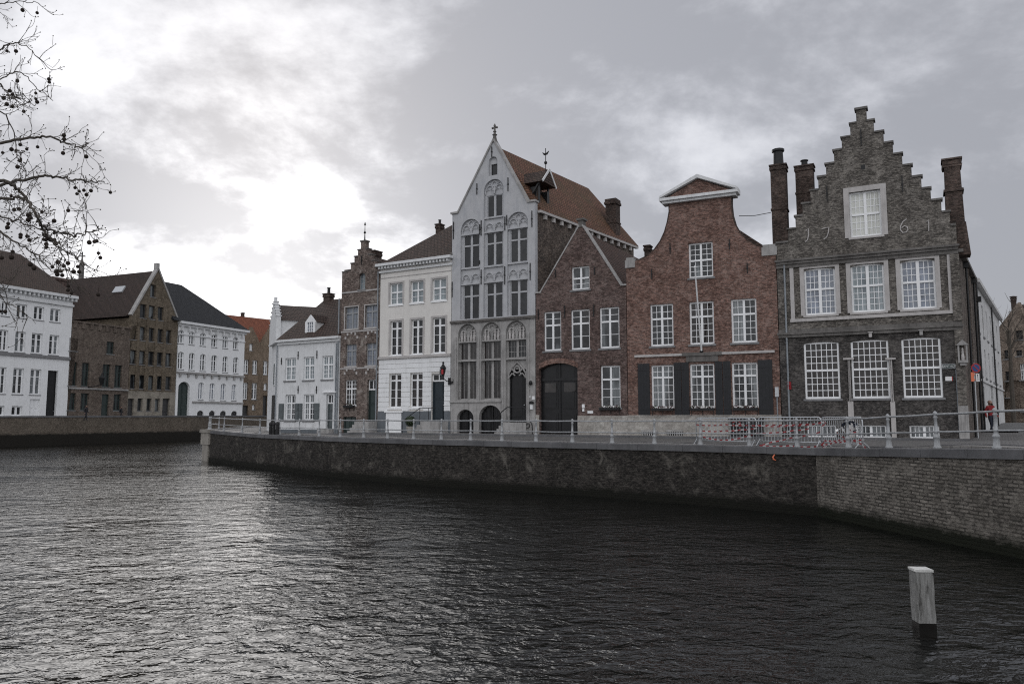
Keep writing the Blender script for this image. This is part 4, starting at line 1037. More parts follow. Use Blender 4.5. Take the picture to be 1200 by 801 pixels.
# shafts between the lower bays
mb=MB()
for x in (lbx[0][0]-.16,(lbx[0][1]+lbx[1][0])/2,(lbx[1][1]+lbx[2][0])/2,lbx[2][1]+.16): mb.tube([(x,-.06,zb0+.08 if x<lbx[1][1] else .5),(x,-.06,zat-.8)],.07,8)
mb.build('shaft',M['stone'],D.root)
for c_ in cel:
    D.door((c_[0],c_[1],0,c_[3]),'door_black',inset=.12,leaves=2,rows=2,hole=False,handle=False,y=.165)
    mb=MB()
    for k in range(1,6): x=c_[0]+(c_[1]-c_[0])*k/6; mb.tube([(x,.12,0),(x,.12,c_[3]-.15)],.018,5)
    mb.build('cellar_grille',M['iron'],D.root)
# gable coping, kneelers and finial
mb=MB(); mb.bar((.45,.14,zk+.03),(UC,.14,apx[1]+.05),.10,.44,up=Vector((0,1,0))); mb.bar((W-.5,.14,zk+.03),(UC,.14,apx[1]+.05),.10,.44,up=Vector((0,1,0)))
mb.box(-.08,.5,-.1,.4,zk-.03,zk+.09); mb.box(W-.55,W+.06,-.1,.4,zk-.03,zk+.09); mb.build('gable_coping',M['stone'],D.root)
zf=fD.uv(578.2,145)[1]
mb=MB(); h_=zf-apx[1]; mb.lathe((UC,.12,apx[1]-.15),[(.22,0),(.14,.25),(.10,.45),(.17,.52),(.09,.58),(.07,h_*.62),(.12,h_*.68),(.07,h_*.74),(.05,h_*.95),(.09,h_+.02),(.05,h_+.14),(.01,h_+.2)],8)
mb.tube([(UC-.15,.12,apx[1]+h_*.78),(UC+.15,.12,apx[1]+h_*.78)],.05,6).ball((UC-.16,.12,apx[1]+h_*.78),.075).ball((UC+.16,.12,apx[1]+h_*.78),.075); mb.build('gable_finial',M['stone_dark'],D.root)
D.anchors([(558.5+3.8,263,275),(590+4,252,264),(531.5,260,280),(564,258,276),(591.8,254,270),(623.5,247,266),(530,330,348),(564,316,333),(591.7,312,333),(621.5,308,328),(556+6,305,310),(576.5,172,184),(559,215,228),(595.5,208,224)])
# body, roof, corbelled eaves
ze=zk-.55; Dp=12.7
def shear(o,k=.134):
    for v in o.data.vertices: v.co.x+=k*max(0,v.co.y)
    return o
shear(D.body(M['brickD'],ze,Dp,x0=.05,x1=W-.04))
shear(D.roof_perp(UC,apx[1]-.35,ze+.05,ze+.05,Dp+.3,M['tileD'],x0=-.15,x1=W+.22,hip=1.5))
mb=MB(); mb.box(W-.03,W+.20,.30,Dp+.3,ze-.12,ze+.04); shear(mb.build('eaves_gutter',M['stone_light'],D.root))
y=.9
while y<Dp: shear(MB().box(W-.03,W+.13,y,y+.20,ze-.42,ze-.121).build('corbel',M['stone_light'],D.root)); y+=.92
# hoist dormer
u,z=fD.uv(634,238,1.4); 
mb=MB(); x0=W-1.25; x1=W-.1; y0=.75; y1=2.15; zd=ze+.2; ht=1.75
for x in (x0,x1-.12):
    for y in (y0,y1-.12): mb.box(x,x+.12,y,y+.12,zd-1.2,zd+ht)
mb.box(x0,x1,y1-.3,y1-.13,zd-.9,zd+ht-.3); mb.box(x0,x1-.3,y0+.13,y0+.2,zd-.6,zd+ht*.9)
mb.bar((x0+.1,y0-.02,zd+.3),(x1,y0-.02,zd+ht),.1,.1)
dm=mb.build('hoist_dormer',M['door_black'],D.root)
mb=MB(); zt2=zd+ht; yc=(y0+y1)/2; mb.add([(x0-1.3,y0-.25,zt2),(x1+.35,y0-.25,zt2),(x1+.35,y1+.25,zt2),(x0-1.3,y1+.25,zt2),(x0-1.5,yc,zt2+.95),(x1+.35,yc,zt2+.95)],[(0,1,5,4),(1,2,5),(2,3,4,5),(3,0,4),(0,3,2,1)])
mb.build('roof',M['tileA'],dm)
MB().bar((x1+.37,y0-.28,zt2-.02),(x1+.37,yc,zt2+.97),.05,.14).bar((x1+.37,y1+.28,zt2-.02),(x1+.37,yc,zt2+.97),.05,.14).build('bargeboard',M['white_old'],dm)
mb=MB(); c=(x1+.1,yc,zt2+.9); mb.tube([c,(c[0],c[1],c[2]+1.5)],.025,6); mb.ball((c[0],c[1],c[2]+.55),.11); mb.tube([(c[0]-.22,c[1],c[2]+1.25),(c[0]-.1,c[1],c[2]+1.12),(c[0]+.08,c[1],c[2]+1.12),(c[0]+.24,c[1],c[2]+1.28)],[.02,.07,.07,.02],6); mb.build('weather_vane',M['iron'],dm)
# back chimney
cu_=W-.95+.134*10.4; zc_=ze+2.7; mb=MB(); mb.box(cu_+.1,cu_+.9,10.0,10.85,ze-.5,zc_); mb.box(cu_+.03,cu_+.97,9.9,10.95,zc_+.001,zc_+.18); mb.box(cu_+.07,cu_+.93,9.95,10.9,zc_+.181,zc_+.4); mb.box(cu_+.05,cu_+.95,9.95,10.9,ze+1.3,ze+1.42)
mb.build('chimney',M['brickCh'],D.root)
D.side_steps(lbx[2][0]-.25,lbx[2][1]+.45,4,dz0,'stone',1,.95,1.7)
# stair handrail in wrought iron with scrolls
mb=MB(); y=-.9
a=(lbx[2][0]-.3,y,.1+.9); b=(lbx[2][0]+.6,y,dz0+.9)
mb.tube([(lbx[2][0]-.3,y,.1),a,b,(lbx[2][1]+.3,y,dz0+.9),(lbx[2][1]+.42,y,dz0+.75)],.03,6)
cx,cz=lbx[2][1]+.55,.62
mb.tube([(cx+(.30-.02*k)*math.cos(k*PI/4),y,cz+(.30-.02*k)*math.sin(k*PI/4)) for k in range(13)],.03,6); mb.tube([(lbx[2][1]+.3,y,dz0),(lbx[2][1]+.3,y,dz0+.9)],.03,6); mb.tube([(cx+.3,y,cz),(cx+.32,y,.05)],.03,6)
for k in range(4): x=lbx[2][0]-.1+k*.35; mb.tube([(x,y,dz0*.4),(x,y,.9+k*.12)],.015,5)
mb.build('stair_rail',M['iron'],D.root)
for px,py,w_,h_,mm in ((609.5,448.5,.18,.3,'iron'),(614.3,468,.16,.2,'white'),(608.8,470.5,.3,.12,'iron'),(608.5,474.8,.18,.22,'white')):
    pass
ux=lbx[2][1]+.28
u,z=fD.uv(621,448.5,-.1); MB().ball((ux+.1,-.2,z),.12,sq=(1,1,1.2)).box(ux+.07,ux+.13,-.16,-.041,z-.02,z+.02).build('wall_lamp',M['iron'],D.root)
z=fD.uv(621,466)[1]; MB().box(ux+.12,ux+.3,-.06,-.041,z-.1,z+.1).box(ux-.1,ux+.0,-.06,-.041,z+.02,z+.14).box(ux,ux+.18,-.12,-.041,z-.68,z-.38).build('name_plate',M['white'],D.root)
MB().ball((ux+.12,-.14,z-.28),.16,sq=(1,.7,.6)).build('bell_hood',M['iron'],D.root)
# ================================================================== E  white house with channelled ground floor
fE=facade(443,528,.18); E=Bld('townhouse','cream and white townhouse with a grey plinth, left of the tall gothic gable',fE,GR); W=E.W
zt=fE.uv(486,308)[1]; zb_=fE.uv(486,418.3)[1]; zpl=fE.uv(486,481.5)[1]
for r in fE.row([(457,472),(481.3,496.5),(506.7,523)],489,329,354.5): E.win(r,1,1,2,.42,p='g_blue',mull=.10,fw=.07,sill='frame',casing='zincpale' if False else 'frame_grey2' if False else 'stone_light',cw=.12)
for r in fE.row([(457.5,471),(482,495.5),(507,522)],489,374,415): E.win(r,1,1,3,.22,p='g_dark',mull=.14,fw=.07,sill='frame',casing='stone_light',cw=.13)
for i,r in enumerate(fE.row([(456,470.5),(480.8,495.5)],476,437.4,477.5)): E.win(r,1,1,3,.2,p='g_warm',mull=.14,fw=.08,sill='frame')
dr=fE.rect(505.6,520.8,437.5,493.5); E.door(dr,'door_blue',inset=.16,fan=.165,rows=2,label='dark blue door with a small window over it, at the head of the steps')
E.wall([(.02,-.5),(W-.02,-.5),(W-.02,zt),(.02,zt)],M['cream'])
# channelled boards of the ground floor
mb=MB(); z=zpl; k=0
lows=[h for h in E.holes if h[0][1]<zb_-1]
xs_=[(h[0][0],h[1][0],h[0][1],h[2][1]) for h in lows]
h_=(zb_-.08-zpl)/11
for k in range(11):
    z0=zpl+k*h_+.012; z1=zpl+(k+1)*h_-.012; segs=[(.02,W-.02)]
    for a,b,c_,d_ in xs_:
        if z1>c_-.10 and z0<d_:
            ns=[]
            for s0,s1 in segs:
                if a-.09<=s0 and b+.09>=s1: continue
                if b+.09<=s0 or a-.09>=s1: ns.append((s0,s1)); continue
                pad=.0 if z0>c_ else .09
                if a-pad>s0: ns.append((s0,a-pad))
                if b+pad<s1: ns.append((b+pad,s1))
            segs=ns
    for s0,s1 in segs:
        if s1-s0>.03: mb.box(s0,s1,-.04,-.001,z0,z1)
mb.build('channelled_facing',M['white'],E.root)
MB().box(-.02,W+.02,-.14,-.002,zb_-.05,zb_+.06).box(0,W,-.09,-.001,zb_+.061,zb_+.13).build('string_course',M['stone_light'],E.root)
a,b=dr[0]-.03,dr[1]+.03
MB().box(0,a,-.06,-.001,-.5,zpl-.01).box(b,W,-.06,-.001,-.5,zpl-.01).build('plinth',M['plinth_grey'],E.root)
r=fE.rect(453,471,483.5,511.6); mb=MB().box(r[0],r[1],-.09,-.061,0,r[3]); mb.box((r[0]+r[1])/2-.012,(r[0]+r[1])/2+.012,-.10,-.0905,0,r[3]); mb.box(r[0]-.1,r[1]+.1,-.16,-.061,r[3]+.02,r[3]+.12)
mb.build('cellar_door',M['frame'],E.root)
# cornice with small blocks
mb=MB(); mb.box(-.15,W+.12,-.42,-.001,zt-.02,zt+.16); mb.box(-.05,W+.05,-.12,-.002,zt-.45,zt-.30)
x=.05
while x<W-.1: mb.box(x,x+.13,-.32,-.003,zt-.20,zt-.021); x+=.27
mb.build('cornice',M['white_old'],E.root)
mb=MB(); zz=fE.uv(489,321.5)[1]; mb.box(.05,W-.05,-.03,-.001,zz-.02,zz+.03); mb.build('moulding',M['stone_light'],E.root)
E.roof_par(5.0,zt+.16+4.3,zt+.161,10.5,M['tileA'],hl=4.7,hr=.0)
MB().box(W-.12,W+.05,.0,10,zt+.0,zt+.4).build('parapet',M['stone_dark'],E.root)
E.body(M['brickC'],zt,10.4)
E.chim(510.5,515.5,262,272,4.8,th=.5,below=1,pot=(.1,.35))
E.side_steps(dr[0]-1.0,dr[1]+.35,4,dr[2],'stone',1,1.0,1.5)
mb=MB(); y=-.96; h=.85
mb.tube([(dr[0]-1.6,y,-.1),(dr[0]-1.6,y,h),(dr[0]-.2,y,dr[2]+h),(dr[1]-.0,y,dr[2]+h)],.025,6)
for x in (dr[0]-.2,dr[0]+.5): mb.tube([(x,y,.2),(x,y,dr[2]+h)],.02,5)
mb.build('stair_rail',M['iron'],E.root)
E.pipe(442.9+1.2,318,511,.045)
# lamp with a red pane on the house corner
u,z=fE.uv(519.3,432,-.55)
lp_=tag(stand(MB().tube([(u+.15,-.04,z-.75),(u+.15,-.3,z-.78),(u,-.55,z-.6),(u,-.55,z-.45)],.025,6).box(u+.06,u+.24,-.09,-.041,z-1.0,z-.55).build('wall_lantern',M['iron'],),E),'black wall lantern with one red pane above the dark blue door','lamp')
mb=MB().lathe((u,-.55,z-.45),[(.07,0),(.10,.04),(.20,.46),(.24,.48),(.20,.54),(.07,.72),(.05,.80),(.09,.84),(.02,.92)],6); mb.build('lantern_frame',M['iron'],lp_)
MB().box(u+.0,u+.13,-.74,-.70,z-.34,z-.04).build('red_pane',M['red'],lp_); MB().box(u-.14,u-.02,-.74,-.70,z-.34,z-.04).build('clear_pane',M['g_net'],lp_)
mb=MB(); 
for k in range(5): mb.tube([(u+.35+.12*math.cos(t),-.1,z-.95+.06*k+.1*math.sin(t)) for t in [j*PI/4+k for j in range(5)]],.018,5)
mb.build('scroll',M['iron'],lp_)
# clipped bush in a pot
bu,bz=fE.uv(480.3,502,-1.2)
pot=empty('potted_bush',(0,0,0),0,'small round clipped bush in a pale square pot beside the white cellar door','plant'); stand(pot,E)
MB().lathe((bu,-1.15,0),[(.17,0),(.26,.45),(.28,.47),(.28,.52),(.22,.52)],8).build('pot',M['terracotta'],pot)
mb=MB()
for i in range(500):
    d=Vector((rnd.gauss(0,1),rnd.gauss(0,1),rnd.gauss(0,1))).normalized(); c=Vector((bu,-1.15,.85))+d*.33*rnd.uniform(.8,1.05); t=d.orthogonal().normalized()*.045; s=d.cross(t).normalized()*.05
    mb.add([c-t,c-s,c+t,c+s+d*.02],[(0,1,2,3)])
mb.ball((bu,-1.15,.85),.26); mb.build('foliage',M['leaf'],pot)

# ================================================================== F  narrow step gable
fF=facade(397,443,.16); F=Bld('narrow_step_gable_house','narrow weathered pinkish brick house with a step gable and vane, left of the cream townhouse',fF,GR); W=F.W
def q(p): return (385+p[0]/10.01,270+p[1]/10.01)
ls=[(100,500),(222,480),(262,395),(300,310),(340,228),(375,130)]; rs=[(632,600),(590,540),(545,450),(510,365),(468,215),(440,130)]
lv=[]
for i in range(6):
    l=fF.uv(*q(ls[i])); r=fF.uv(*q(rs[i])); lv.append([l[0],r[0],(l[1]+r[1])/2])
lv[0][0]=.02; lv[0][1]=W-.02; lv[0][2]=fF.uv(*q((110,500)))[1]
cx=(lv[5][0]+lv[5][1])/2
zt5=lv[5][2]; z0_=lv[0][2]
for i in range(1,5): lv[i][2]=z0_+(zt5-z0_)*(.03,.03,.27,.50,.72)[i]; 
for i in range(1,6): lv[i][0]=cx-(1.45,1.1,.78,.47,.22)[i-1]*W/3.6*1.02; lv[i][1]=cx+(1.45,1.1,.78,.47,.22)[i-1]*W/3.6*1.02
out=[(.02,-.5),(W-.02,-.5),(W-.02,lv[0][2])]
for i in range(1,6): out+=[(lv[i][1],lv[i-1][2]),(lv[i][1],lv[i][2])]
for i in range(5,0,-1): out+=[(lv[i][0],lv[i][2]),(lv[i][0],lv[i-1][2])]
out+=[(.02,lv[0][2])]
F.win(fF.rect(420.5,428,319.5,339),2,1,3,.01 and None,f='frame_grey',p='g_blue',mull=None,fw=.05,arch='round',bar=.03,inset=.15)
for r in fF.row([(404.6,419.8),(428,442.2)],423,328+30.5,384.5): F.win(r,2,1,3,.28,f='frame_grey',p='g_greyblue',mull=.11,fw=.06,sill='stone_light',casing='stone_light',cw=.07)
for r in fF.row([(405,417.6),(429,442)],423,402.5,428.7): F.win(r,2,1,3,.28,f='frame_grey',p='g_greyblue',mull=.11,fw=.06,sill='stone_light')
r=fF.rect(404.3,417.7,445,474.7); F.win(r,2,2,3,.35,f='frame',p='g_warm',mull=.09,fw=.06,sill='stone_light'); 
flower_box(F,r[0]+.05,r[1]-.05,r[2]+.02,'flower box with trailing greenery on the ground window of the narrow step gable house')
dr=fF.rect(430,441,444.5,493.5); F.door(dr,'frame_green',inset=.2,fan=.25,rows=2,label='dark green front door with a small window over it')
cd=fF.rect(402,417,488,508.5); F.door((cd[0],cd[1],0,cd[3]),'frame_green',inset=.12,leaves=2,rows=1,handle=False,label='low dark green cellar hatch')
F.wall(out,M['brickF'])
for i in range(6):
    l,r_,z=lv[i]
    if i<5: MB().box(l-(.04 if i else 0),lv[i+1][0]-.001,-.05,.40,z-.002,z+.07).build('coping_stone',M['stone_dark'],F.root); MB().box(lv[i+1][1]+.001,r_+(.04 if i else 0),-.05,.40,z-.002,z+.07).build('coping_stone',M['stone_dark'],F.root)
    else: MB().box(l-.05,r_+.05,-.06,.41,z-.002,z+.09).build('coping_stone',M['stone_dark'],F.root)
MB().lathe((cx,.15,zt5+.08),[(.10,0),(.05,.12),(.03,.5),(.10,.6),(.03,.7),(.02,1.1),(.07,1.15),(.02,1.35)],7).build('gable_finial',M['iron'],F.root)
# pale relieving arches and string courses
mb=MB()
for (yt,ws) in ((398,((405,419),(429,442.5))),(440,((404,418),(429,442.5))),(355-0,((404.6,419.8),(428,442.2)))):
    z=fF.uv(423,yt)[1]
    for a,b in ws:
        u0=fF.uv(a,yt)[0]; u1=fF.uv(b,yt)[0]; uc=(u0+u1)/2; rr=(u1-u0)/2
        if yt!=355:
            for k in range(9):
                t=PI*(k+.5)/9
                if k%2==0: mb.box(uc+rr*math.cos(t)-.07,uc+rr*math.cos(t)+.07,-.035,-.001,z+.12+.42*math.sin(t)-.09,z+.12+.42*math.sin(t)+.09)
zz=[fF.uv(423,y)[1] for y in (341,356.5,387.5,431)]
for z in zz[:1]+zz[2:]: mb.box(.05,W-.05,-.03,-.0015,z-.05,z+.05)
mb.build('pale_stone_inlay',M['stone_light'],F.root)
F.anchors([(423.8,300,310)])
F.side_steps(dr[0]-.9,W-.05,4,dr[2],'stone',1,.9,1.25)
F.roof_perp(cx,lv[4][2]-.3,lv[0][2]-.4,lv[0][2]-.4,10,M['tileAy'],x0=.1,x1=W-.1)
F.body(M['brickCh'],lv[0][2]-.4,10); MB().box(-.06,1.0,.3,3.0,lv[0][2]-2.2,lv[0][2]+.25).build('side_wall',M['brickF'],F.root)
F.chim(434,439,293,304,2.4,th=.8,below=2)
F.pipe(398.5,350,510,.05)

# ================================================================== G  low white house with dormer
fG=Fac(P2(324,57.3),P2(397,FX[397]),.08); G=Bld('white_corner_house','low white brick corner house with a brown tiled roof and white dormer, grey shutters',fG,GR); W=G.W
zt=fG.uv(362,398.5)[1]
for i,r in enumerate(fG.row([(334,346.4),(355.6,368),(377.4,390)],362,418,445)): G.win(r,2,1,3,.38,p='g_blue',mull=.13,fw=.09,sill='sill')
gws=fG.row([(334.2,346),(355.6,367.8)],350,462,492.5)
for i,r in enumerate(gws): G.win(r,2,1,3,.33,p='g_net',mull=.13,fw=.09,sill='sill')
dr=fG.rect(382,389.8,462,502); G.door((dr[0],dr[1],dr[2],dr[3]),'shutter_grey',inset=.2,fan=.27,rows=3,label='grey front door under a small moulded head')
G.wall([(.02,-.5),(W-.02,-.5),(W-.02,zt),(.02,zt)],M['white_old'])
z0=fG.uv(350,493)[1]; z1=fG.uv(350,472.5)[1]
for a,b in ((327,332.7),(344.8+1.5,350),(350.6,354.4),(368.3,374.3)):
    u0=fG.uv(a,482)[0]; u1=fG.uv(b,482)[0]; mb=MB().box(u0,u1,-.06,-.003,z0,z1)
    for k in range(2): mb.box(u0+.07,u1-.07,-.075,-.061,z0+.1+k*(z1-z0)/2,z0+(z1-z0)/2-.08+k*(z1-z0)/2)
    mb.build('shutter',M['shutter_grey'],G.root)
zpl=fG.uv(362,503)[1]; MB().box(0,dr[0]-.03,-.05,-.001,-.5,zpl).box(dr[1]+.03,W,-.05,-.001,-.5,zpl).build('plinth',M['plinth_grey'],G.root)
MB().box(dr[0]-.3,dr[1]+.35,-.15,-.001,dr[3]+.12,dr[3]+.22).build('door_head',M['white'],G.root)
MB().box(-.1,W+.05,-.30,-.001,zt-.02,zt+.14).box(0,W,-.14,-.002,zt-.22,zt-.021).build('cornice',M['white_old'],G.root)
G.anchors([(330,419,427),(349.5,411.5,421),(371.5,410.5,420),(349.5,452,461),(371,452,461)])
G.steps(dr[0]-.25,dr[1]+.25,1,max(.12,dr[2]),'stone')
G.pipe(326,402,507,.045); G.pipe(395.2,402,508,.045)
rz_=fG.uv(385,351.5,4.2)[1]
ul=fG.uv(359.4,355,4.2)[0]
G.roof_par(4.2,rz_,zt+.141,8.4,M['tileA'],x0=.0,hl=max(.3,ul+.0),hr=0,y0=-.3)
G.body(M['white_old'],zt,8.3)
# dormer
r=fG.rect(357.5,369.3,371,393.5,.3); u0,u1=r[0],r[1]; zd0=zt+.2; zd1=fG.uv(363,377,.3)[1]; za=fG.uv(363,368.8,.3)[1]
dmr=MB().add([],[]) 
mb=MB(); mb.plate([(u0,zd0),(u1,zd0),(u1,zd1),((u0+u1)/2,za),(u0,zd1)],[[(u0+.22,zd0+.25),(u1-.22,zd0+.25),(u1-.22,zd1-.02),(u0+.22,zd1-.02)]],.3,.42)
mb.box(u0,u0+.1,.421,3.2,zd0,zd1); mb.box(u1-.1,u1,.421,3.2,zd0,zd1); dmr=mb.build('dormer',M['white'],G.root)
mb=MB(); uc=(u0+u1)/2
mb.add([(u0-.10,.425,zd1-.03),(u1+.10,.425,zd1-.03),(uc,.425,za+.06),(u0-.12,4.0,zd1-.05),(u1+.12,4.0,zd1-.05),(uc,4.0,za+.1)],[(0,1,2),(5,4,3),(0,2,5,3),(1,4,5,2),(0,3,4,1)]); mb.build('roof',M['tileAy'],dmr)
wr=(u0+.22,u1-.22,zd0+.25,zd1-.02); mb=MB()
mb.box(wr[0],wr[1],.36,.4,wr[2],wr[3]); dp=mb.build('pane',M['g_greyblue'],dmr); mb=MB()
for k in range(4): x=wr[0]+(wr[1]-wr[0])*k/3; mb.box(x-.025,x+.025,.33,.359,wr[2],wr[3])
for k in range(5): z=wr[2]+(wr[3]-wr[2])*k/4; mb.box(wr[0],wr[1],.335,.3585,z-.02,z+.02)
mb.build('window_bars',M['frame'],dmr)
G.chim(379,386,343.5,349,4.0,th=.5,below=.8,pot=(.12,.5))
# canted corner to the left with its own stepped gable and roof wing
cdx=Fac(P2(316.5,60.8),P2(324,57.3),.08)
lc=fG; pl=(Vector(cdx.a)-Vector(fG.a)); ax,ay=pl.dot(fG.d),pl.dot(fG.n)
mb=MB(); mb.add([(ax,ay,-.5),(.019,.0,-.5),(.019,8,-.5),(ax+.0,11,-.5),(ax,ay,zt),(.019,.0,zt),(.019,8,zt),(ax,11,zt)],[(0,3,2,1),(4,5,6,7),(0,1,5,4),(1,2,6,5),(2,3,7,6),(3,0,4,7)]); mb.build('canted_wall',M['white_old'],G.root)
mb=MB(); mb.add([(ax-.2,ay-.2,zt+.0),(.0,-.3,zt+.0),(.0,.0,zt+.0),(ax,ay,zt+.0),(ax-.2,ay-.2,zt+.14),(.0,-.3,zt+.14),(.0,0,zt+.14),(ax,ay,zt+.14)],[(0,3,2,1),(4,5,6,7),(0,1,5,4),(1,2,6,5),(2,3,7,6),(3,0,4,7)]); mb.build('cornice',M['white_old'],G.root)
# tall narrow windows on the canted side (arched doorway below)
dv=Vector((-ax,-ay)).normalized(); nv=Vector((dv.y,-dv.x))
if nv.y>0: nv=-nv
def cant(s0,s1,z0,z1,m,name,th=.03):
    a=Vector((ax,ay))+dv*s0+nv*.002; b=Vector((ax,ay))+dv*s1+nv*.002; mb=MB(); a2=a+nv*th; b2=b+nv*th
    mb.add([(*a2,z0),(*b2,z0),(*b,z0),(*a,z0),(*a2,z1),(*b2,z1),(*b,z1),(*a,z1)],[(0,3,2,1),(4,5,6,7),(0,1,5,4),(1,2,6,5),(2,3,7,6),(3,0,4,7)]); return mb.build(name,M[m],G.root)
cl=Vector((ax,ay)).length
w_=cant(cl*.35,cl*.65,3.6,5.4,'frame','window'); cant(cl*.42,cl*.58,3.7,5.3,'g_blue','pane',.05).parent=w_
cant(cl*.25,cl*.70,0,2.9,'door_black','side_door')
# wing along the side water, with a stepped gable end
fW=Fac(P2(321,61.5),P2(358,62.4),.08)
def inG(o):
    v=Vector(fW.a)-Vector(fG.a); o.location=(v.dot(fG.d),v.dot(fG.n),0); o.rotation_euler=(0,0,fW.rz-fG.rz); return o
ww=fW.W; zw=fW.uv(338,375.5)[1]; zr=fW.uv(338,358,3.4)[1]
inG(MB().box(.3,ww,0,6.8,zt-2.5,zw).build('wing_wall',M['white_old'],G.root))
mb=MB(); mb.add([(.3,-.15,zw+.002),(ww+1,-.15,zw+.002),(ww+1,3.4,zr),(.3,3.4,zr),(.3,6.95,zw+.002),(ww+1,6.95,zw+.002)],[(0,1,2,3),(3,2,5,4),(0,3,4),(1,5,2),(0,4,5,1)]); inG(mb.build('roof',M['tileA'],G.root))
mb=MB(); mb.box(-.05,.295,-.25,7.05,-.5,zw); n=6; prev=zw
for i in range(n):
    a=-.25+3.4*i/n; z=zw+(zr+.15-zw)*(i+1)/n; mb.box(-.05,.295,a,6.8-a,prev,z); mb.box(-.11,.36,a-.06,a+.5,z+.001,z+.07); mb.box(-.11,.36,6.8-a-.5,6.8-a+.06,z+.001,z+.07); prev=z
mb.box(0,.25,3.15,3.65,prev+.001,prev+.5); inG(mb.build('side_gable',M['white_old'],G.root))
# bollards at the corner
bs_=[]
for i,px in enumerate((317.5,321.5,325.5)):
    p=at_z(px,508.5,.05); 
    o=MB().lathe((0,0,0),[(.12,-.1),(.11,.72),(.14,.75),(.12,.85),(.07,.93),(.02,.95)],10).build('bollard',M['iron'])
    p=P2(px,54.2-i*.5); o.location=(p[0],p[1],zs(*p)); tag(o,('leftmost of three stout black bollards at the corner of the low white house','middle one of three stout black bollards at the corner of the low white house','rightmost of three stout black bollards at the corner of the low white house')[i],'bollard','bollards at the white corner house')

# ================================================================== far bank
S=2.3; Y0=253.0
def farline(px): 
    x=px-600; y=Y0/(1-S*x/FPX); return (x/FPX*y*1.0,y)
def ff(a,b): 
    pa=at(a,HOR,farline(a)[1]); pb=at(b,HOR,farline(b)[1]); return Fac((pa.x,pa.y),(pb.x,pb.y),.86)
GF='distant houses on the far bank'
# ---- K
fK=ff(-75,78); K=Bld('white_townhouse','long white townhouse with a brown hipped roof on the far bank, behind the bare branches',fK,GF); W=K.W
zt=fK.uv(70,347.5)[1]
def krow(xs,xr,yt,yb,**k):
    for r in fK.row(xs,xr,yt,yb): K.win(r,**k)
krow([(-38,-29),(-18,-9),(1.5,11),(19.5,31.5),(39.8,51.6),(59,71)],45,359,375,cols=1,rt=1,rb=2,tr=None,p='g_half',mull=.3,fw=.16,inset=.25)
krow([(-40,-29),(-19,-9),(-1,9),(17.5,29.7),(37,49.5),(57.7,69)],43,390.3,414.3,cols=1,rt=1,rb=2,tr=.3,p='g_half',mull=.3,fw=.16,inset=.25)
krow([(-40,-29),(-20,-9),(-5,6.8),(15,27.4),(35.3,47.9)],41,432.3,462.4,cols=1,rt=1,rb=2,tr=.3,p='g_half',mull=.3,fw=.16,inset=.25)
krow([(-8,5),(13.5,26)],20,475.5,487,cols=1,rt=1,rb=1,tr=None,p='g_dark',mull=.3,fw=.16,inset=.25,sill=None)
dr=fK.rect(55,67,434,485); K.door((dr[0],dr[1],.3,dr[3]),'door_black',inset=.4,rows=3,label='tall black front door')
cr=fK.rect(34.5,46.5,467.5,487.5); K.door((cr[0],cr[1],.1,cr[3]),'frame',inset=.2,rows=2,leaves=2,handle=False,label='white cellar doors')
K.wall([(.02,-.5),(W-.02,-.5),(W-.02,zt),(.02,zt)],M['white'],th=.6)
zz=fK.uv(40,416.5)[1]; MB().box(0,W,-.2,-.001,zz-.25,zz+.15).build('string_course',M['sill'],K.root)
mb=MB().box(-.1,W+.3,-.7,-.001,zt-.05,zt+.35); mb.box(0,W,-.3,-.002,zt-1.2,zt-.9)
x=.2
while x<W: mb.box(x,x+.25,-.55,-.003,zt-.45,zt-.051); x+=.62
mb.build('cornice',M['white_old'],K.root)
K.body(M['white_old'],zt,14,y0=.61)
K.roof_par(7,fK.uv(15,296,7)[1],zt+.351,14,M['tileA'],x0=-.3,x1=W+.4,hl=0,hr=max(1,W-fK.uv(21,297,7)[0]),y0=-.6)
for px,py in ((34,335.5),): 
    u,z=fK.uv(px,py,.9); mb=MB(); mb.add([(u-.9,.2,z-.5),(u+.5,.2,z-.5),(u+.5,1.8,z+1.3),(u-.9,1.8,z+1.3),(u-.9,.5,z-.9),(u+.5,.5,z-.9),(u+.5,2.1,z+.9),(u-.9,2.1,z+.9)],[(0,1,2,3),(0,4,5,1),(1,5,6,2),(3,2,6,7),(0,3,7,4)]); mb.build('skylight',M['galv'],K.root)
# ---- J
fJ=ff(78.3,148.3); J=Bld('brick_house','dull brown brick house with a toothed parapet, left of the tan gable',fJ,GF); W=J.W
zt=fJ.uv(113,379)[1]
kw=dict(cols=2,rt=1,rb=2,tr=.35,f='frame_green',p='g_dark',mull=.25,fw=.15,inset=.3)
for r in fJ.row([(81,91),(125,134)],108,398,413): J.win(r,**kw)
for r in fJ.row([(80,90),(95.7,104.5),(120,129),(134.3,142.7)],112,425.8,453): J.win(r,**kw)
for r in fJ.row([(78.9,88.7),(94.5,103.7),(133,141.5)],112,461,480.7): J.win(r,**kw)
dr=fJ.rect(119,127.5,461.5,486); J.door((dr[0],dr[1],.1,dr[3]),'frame_green',inset=.3,rows=2,label='grey-green front door')
J.wall([(.02,-.5),(W-.02,-.5),(W-.02,zt),(.02,zt)],M['brickJ'],th=.6)
mb=MB(); x=.2
while x<W-.7: mb.box(x,x+.55,-.15,-.001,zt-1.0,zt-.2); x+=1.3
mb.box(0,W,-.18,-.001,zt-.19,zt+.05); mb.build('toothed_frieze',M['brickI'] if False else M['brickJ'],J.root)
zz=fJ.uv(112,455.5)[1]; MB().box(0,W,-.15,-.001,zz-.12,zz+.12).build('string_course',M['stone'],J.root)
J.body(M['brickJ'],zt-.3,12,y0=.61)
